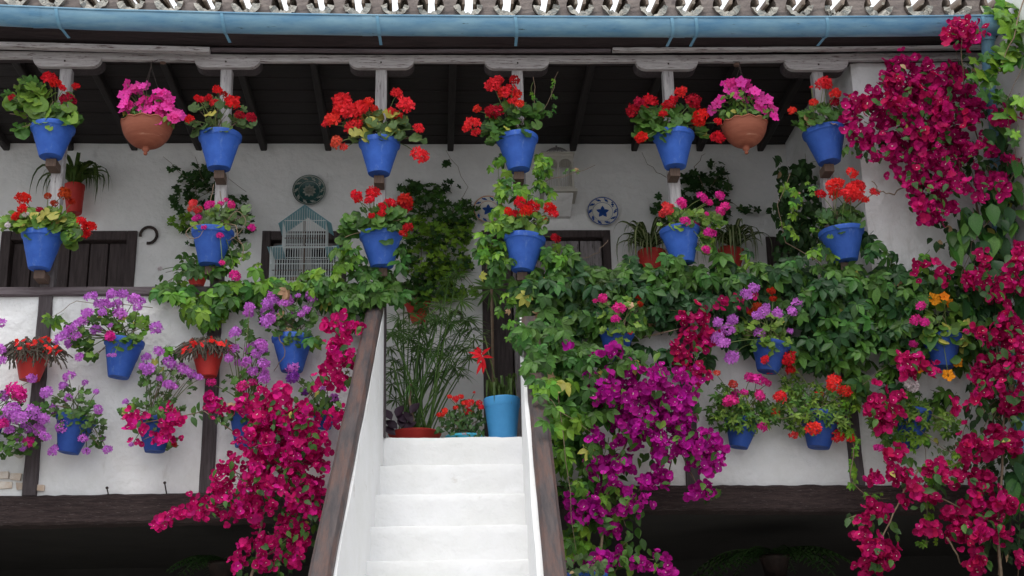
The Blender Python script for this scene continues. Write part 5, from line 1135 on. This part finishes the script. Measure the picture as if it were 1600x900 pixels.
# agave like plant
root = thing('potted_yucca', 'spiky dark yucca rosette in front of the grey door', 'potted plant', W(775, 460, 9.7))
bl = blademesh('papyrus'); bag = Bag(root)
for i in range(26):
    a = 2*pi*i/26+U_(-.2,.2); p = W(768, 452, 9.75); bag.add('leaf', leafset('oval', 'papyrus')[0], frame(p, (0,-1,.1), (cos(a), -.3, sin(a)), 34*mpp(768, 450, 9.7)) @ Matrix.Translation((0,.35,0)) @ Matrix.Diagonal((.22,1,1,1)))
bag.flush(); g = MB(); g.tube([W(768,452,9.75), W(770,560,9.75), Vector((W(770,560,9.75).x, 9.75, FLOOR))], .012, 6); build(g, 'trunk', 'stem_brown', root)

# ---------------- ornaments on the back wall
def plate(label, px, py, r_px, scheme):
    c = W(px, py, YB-.03); r_ = r_px*mpp(px, py, YB); MM = Matrix.Translation((c.x, YB-.012, c.z)) @ Matrix.Rotation(pi/2, 4, 'X') @ Matrix.Rotation(-.06, 4, 'X')
    root = thing('wall_plate', label, 'plate', c, 'painted plates on the gallery wall')
    base, ring, deco = scheme
    g = MB(); g.lathe([(0,.0),(r_*.55,.0),(r_*.6,.004),(r_*.97,.020),(r_,.024),(r_,.020),(r_*.96,.014),(r_*.5,-.006),(0,-.006)], MM, 40); autosm(build(g, 'dish', base, root), 60)
    def band(ra, rb, m_):
        za, zb = (.0045+(ra/r_-.6)/.37*.016 if ra > .6*r_ else .0012), (.0045+(rb/r_-.6)/.37*.016 if rb > .6*r_ else .0012)
        g = MB(); g.lathe([(ra, za+.0012), (rb, zb+.0012)], MM, 40); build(g, 'painted_band', m_, root)
    band(r_*.90, r_*.96, ring); band(r_*.60, r_*.64, ring)
    g = MB(); n = 5 if scheme != PG else 10
    for k in range(n):
        a = 2*pi*k/n+.3; L = r_*.42; pts = []
        for q in range(9): t_ = q/8; wv = .30*L*sin(pi*t_**.8); pts.append((t_*L, wv))
        pts2 = [(x, -y) for x, y in pts[::-1]]; P = [MM @ Vector((x*cos(a)-y*sin(a), x*sin(a)+y*cos(a), .0036)) for x, y in pts+pts2[1:-1]]
        g.add(P, [tuple(range(len(P)))]); build(g, 'painted_petal', deco, root); g = MB()
    m2 = 10
    for k in range(m2):
        a = 2*pi*k/m2
        for (dr, rad) in ((.78, .075), (.72, .045), (.84, .045)):
            aa = a+(dr-.78)*2.2; cxx, cyy = r_*dr*cos(aa), r_*dr*sin(aa); zz = .0045+(dr-.6)/.37*.016+.0035
            P = [MM @ Vector((cxx+r_*rad*cos(2*pi*q/8)*1.3, cyy+r_*rad*sin(2*pi*q/8), zz)) for q in range(8)]; g.add(P, [tuple(range(8))])
    build(g, 'painted_dots', deco, root, kind='stuff')
PG = ('pl_green', 'pl_grey', 'pl_grey')
plate('dark green and grey patterned plate above the bird cage', 483, 297, 26, PG)
plate('blue and white flower plate on the wall right of the cream lantern cage', 942, 330, 25, ('pl_white', 'pl_blue', 'pl_blue'))
plate('orange and blue plate half hidden behind the creeper left of the fourth post', 763, 327, 24, ('pl_white', 'pl_or', 'pl_blue'))
# orange motif over the hidden plate
# horseshoes
def horseshoe(label, px, py, r_px, a0, a1):
    c = W(px, py, YB-.02); r_ = r_px*mpp(px, py, YB); g = MB()
    P = [Vector((c.x+r_*cos(a0+(a1-a0)*q/16), YB-.015, c.z+1.05*r_*sin(a0+(a1-a0)*q/16))) for q in range(17)]
    g.timber(P, .022, .010, .5, .0005, .003, upv=(0,1,0)); tag(build(g, 'horseshoe', 'iron'), label, 'horseshoe')
horseshoe('iron horseshoe nailed beside the left double door', 232, 367, 13, radians(190), radians(-100))
horseshoe('small rusty horseshoe on the white wall above the papyrus', 713, 495, 9, radians(200), radians(-60))

# bird cage
def cage():
    Yc = YB-.42
    root = thing('bird_cage', 'wire bird cage with teal gabled roof on the rail before the window', 'bird cage', W(480, 440, Yc), 'bird cages in the gallery')
    def X_(px): return W(px, 400, Yc).x
    def Z_(py): return W(480, py, Yc).z
    bars = MB(); rr = .0018
    def boxbars(x0, x1, y0, y1, z0, z1, nx, ny):
        for i in range(nx+1):
            x = x0+(x1-x0)*i/nx
            for y in (y0, y1): bars.tube([(x, y, z0), (x, y, z1)], rr, 4, caps=False)
        for i in range(1, ny):
            y = y0+(y1-y0)*i/ny
            for x in (x0, x1): bars.tube([(x, y, z0), (x, y, z1)], rr, 4, caps=False)
        for z in (z0, z1, (z0+z1)/2):
            bars.tube([(x0,y0,z),(x1,y0,z),(x1,y1,z),(x0,y1,z),(x0,y0,z)], rr*1.6, 4)
    x0, x1, y0, y1 = X_(425), X_(527), Yc-.12, Yc+.16; z0, z1 = Z_(447), Z_(394)
    boxbars(x0, x1, y0, y1, z0, z1, 26, 14)
    u0_, u1_ = X_(443), X_(510); v0, v1 = Yc-.10, Yc+.12; zt = Z_(352)
    boxbars(u0_, u1_, v0, v1, z1, zt, 18, 10)
    um_ = (u0_+u1_)/2; zp = Z_(330)
    for i in range(19):
        x = u0_+(u1_-u0_)*i/18; zz = zt+(zp-zt)*(1-abs(x-um_)/(u1_-um_))
        for y in (v0, v1): bars.tube([(x, y, zt), (x, y, zz)], rr, 4, caps=False)
    build(bars, 'bars', 'wire', root)
    g = MB()
    for sgn, xe in ((-1, u0_-.03), (1, u1_+.04)):
        for i in range(26):
            y = v0-.02+(v1-v0+.04)*i/25; g.tube([(um_, y, zp+.004), (xe, y, zt-.03)], .0021, 4, caps=False)
        for i in range(6):
            t_ = i/5; x = um_+(xe-um_)*t_; z = zp+.004+(zt-.034-zp)*t_; g.tube([(x, v0-.02, z), (x, v1+.02, z)], .0022, 4, caps=False)
        build(g, 'roof_mesh', 'teal', root); g = MB()
    for (xa, xb) in ((x0-.02, u0_), (u1_, x1+.02)):
        for i in range(22):
            y = y0+(y1-y0)*i/21; g.tube([(xa, y, z1-.006), (xb, y, z1+.012)], .0022, 4, caps=False)
        for x in (xa, xb): g.tube([(x, y0, z1), (x, y1, z1)], .003, 4)
        build(g, 'roof_mesh', 'teal', root); g = MB()
    g = MB(); g.box(x0-.01, x1+.01, y0-.01, y1+.01, z0-.03, z0-.002); build(g, 'tray', 'cream', root)
    for (za, zb, xa, xb) in ((Z_(422), Z_(422), x0, x1), (Z_(385), Z_(388), u0_, u1_), (Z_(372), Z_(372), u0_, u1_)):
        g = MB(); g.tube([(xa, Yc, za), (xb, Yc, zb)], .004, 6); build(g, 'perch', 'bracket', root)
    g = MB(); g.timber([(um_, Yc-.06, z0), (um_-.004, Yc-.06, Z_(348))], .014, .010, .1, .001, .002, upv=(0,1,0)); build(g, 'branch', 'bracket', root)
    g = MB(); c_ = Vector((um_-.06, Yc+.02, z0+.03)); g.lathe([(0,0),(.03,.002),(.042,.02),(.046,.035),(.04,.03),(.03,.012),(0,.01)], Matrix.Translation(c_), 14); build(g, 'nest_bowl', 'stem_brown', root)
    r2 = thing('wooden_stand', 'wooden table carrying the teal roofed bird cage', 'table', (um_, Yc, FLOOR))
    g = MB(); g.box(x0-.04, x1+.04, y0-.03, y1+.03, z0-.062, z0-.034); build(g, 'tabletop', 'wood_door', r2)
    for x in (x0, x1):
        for y in (y0+.01, y1-.01): g = MB(); g.box(x-.015, x+.015, y-.015, y+.015, FLOOR, z0-.064); build(g, 'leg', 'wood_door', r2)
cage()
def lantern():
    Yc = YB-.14
    root = thing('bird_cage', 'cream lantern shaped cage with arches and domed top on a wall shelf', 'bird cage', W(870, 300, Yc), 'bird cages in the gallery')
    x0, x1 = W(849, 280, Yc).x, W(893, 280, Yc).x; z0, z1 = W(870, 300, Yc).z, W(870, 253, Yc).z; y0, y1 = Yc-.10, Yc+.10; mx_ = (x0+x1)/2
    g = MB(); g.box(x0-.015, x1+.015, y0-.015, y1+.015, z0-.02, z0); build(g, 'base', 'cream', root)
    g = MB(); g.box(x0-.008, x1+.008, y0-.008, y1+.008, z1+.001, z1+.025); g.box(x0-.02, x1+.02, y0-.02, y1+.02, z1+.026, z1+.036); build(g, 'cornice', 'cream', root)
    for x in (x0, mx_, x1):
        for y in ((y0, y1) if x != mx_ else (y0,)): g = MB(); g.box(x-.007, x+.007, y-.007, y+.007, z0+.001, z1); build(g, 'pillar', 'cream', root)
    g = MB()
    for (a, b) in ((x0+.007, mx_-.007), (mx_+.007, x1-.007)):
        cx_ = (a+b)/2; r_ = (b-a)/2; n = 10
        for q in range(n):
            a0, a1 = pi*q/n, pi*(q+1)/n; P = [(cx_+r_*cos(a0), z1-.06+r_*.9*sin(a0)), (cx_+r_*cos(a1), z1-.06+r_*.9*sin(a1))]
            g.add([(P[0][0], y0-.004, P[0][1]), (P[1][0], y0-.004, P[1][1]), (P[1][0], y0-.004, z1), (P[0][0], y0-.004, z1), (P[0][0], y0+.004, P[0][1]), (P[1][0], y0+.004, P[1][1]), (P[1][0], y0+.004, z1), (P[0][0], y0+.004, z1)], [(0,1,2,3),(4,5,6,7),(0,1,5,4)])
    build(g, 'arches', 'cream', root)
    g = MB()
    for i in range(1, 12):
        x = x0+(x1-x0)*i/12; g.tube([(x, y0+.002, z0), (x, y0+.002, z1)], .0014, 4, caps=False); g.tube([(x, y1, z0), (x, y1, z1)], .0014, 4, caps=False)
    for i in range(1, 9):
        y = y0+(y1-y0)*i/9
        for x in (x0, x1): g.tube([(x, y, z0), (x, y, z1)], .0014, 4, caps=False)
    build(g, 'bars', 'cream', root)
    g = MB(); cx_ = mx_
    R0 = (x1-x0)*.46
    for k in range(20):
        a = 2*pi*k/20; P = [Vector((cx_+R0*cos(a)*cos(t_), Yc+R0*sin(a)*cos(t_), z1+.037+R0*.75*sin(t_))) for t_ in [pi/2*q/6 for q in range(7)]]; g.tube(P, .0022, 4, caps=False)
    for t_ in (.0, .5, 1.0): g.tube([Vector((cx_+R0*cos(2*pi*k/20)*cos(t_), Yc+R0*sin(2*pi*k/20)*cos(t_), z1+.037+R0*.75*sin(t_))) for k in range(21)], .0025, 4)
    g.tube([(cx_, Yc, z1+.037+R0*.75), (cx_, Yc, z1+.037+R0*.75+.025)], .007, 8); build(g, 'dome', 'wood_oldgrey', root)
    r2 = thing('wall_shelf', 'pale wedge shaped wall shelf under the cream lantern cage', 'shelf', (mx_, YB, z0-.1))
    g = MB(); g.box(x0-.03, x1+.03, y0-.03, YB-.002, z0-.045, z0-.022); build(g, 'board', 'cream', r2)
    g = MB(); zb = z0-.17
    g.add([(x0,y0,z0-.046),(x1,y0,z0-.046),(x1,YB-.003,z0-.046),(x0,YB-.003,z0-.046),(x0+.01,YB-.06,zb),(x1-.01,YB-.06,zb),(x1-.01,YB-.003,zb),(x0+.01,YB-.003,zb)], [(0,1,2,3),(4,5,6,7),(0,1,5,4),(1,2,6,5),(2,3,7,6),(3,0,4,7)]); build(g, 'bracket', 'white_in', r2)
lantern()

# dim plants in the room below
def fern(label, px, py, Y, n, L, group):
    root = thing('potted_fern', label, 'potted plant', W(px, py+40, Y), group)
    c = W(px, py, Y); fr = []
    for v in range(2):
        g = MB()
        P = [Vector((0, t_, .55*t_-.75*t_*t_)) for t_ in [q/14 for q in range(15)]]; g.tube(P, .008, 3, caps=False)
        for i, p in enumerate(P[1:-1]):
            ll = .20*sin(pi*(i+1.5)/15)+.03
            for sg in (-1, 1): ovate(g, ll, .055, Matrix.Translation(p) @ rz(-sg*1.3) @ rx(-.2), 2, .1, .2)
        fr.append(g.mesh('frond', 'leaf_dark'))
    bag = Bag(root)
    for i in range(n):
        a = 2*pi*i/n+U_(-.3,.3); d = Vector((cos(a), sin(a), 0)); bag.add('frond', R.choice(fr), frame(c, (0,0,1), d, L*mpp(px, py, Y)*U_(.8,1.2)))
    bag.flush()
    g = MB(); r_ = .10; zb = c.z-.16; g.lathe([(0,zb),(r_*.65,zb),(r_,c.z-.02),(r_*1.06,c.z-.018),(r_*1.06,c.z+.01),(r_*.9,c.z),(0,c.z-.01)], Matrix.Translation((c.x, c.y, 0)), 18); build(g, 'pot', 'iron', root, True)  # near-black pot colour stands in for the room's shade
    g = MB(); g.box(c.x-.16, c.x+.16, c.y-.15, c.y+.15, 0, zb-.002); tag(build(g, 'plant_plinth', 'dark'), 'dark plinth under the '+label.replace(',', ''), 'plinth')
fern('dim fern below the gallery, left of the stair', 350, 880, 9.2, 16, 85, 'ferns below the gallery')
fern('dim fern below the gallery, right of the purple bougainvillea', 1210, 870, 9.6, 18, 110, 'ferns below the gallery')
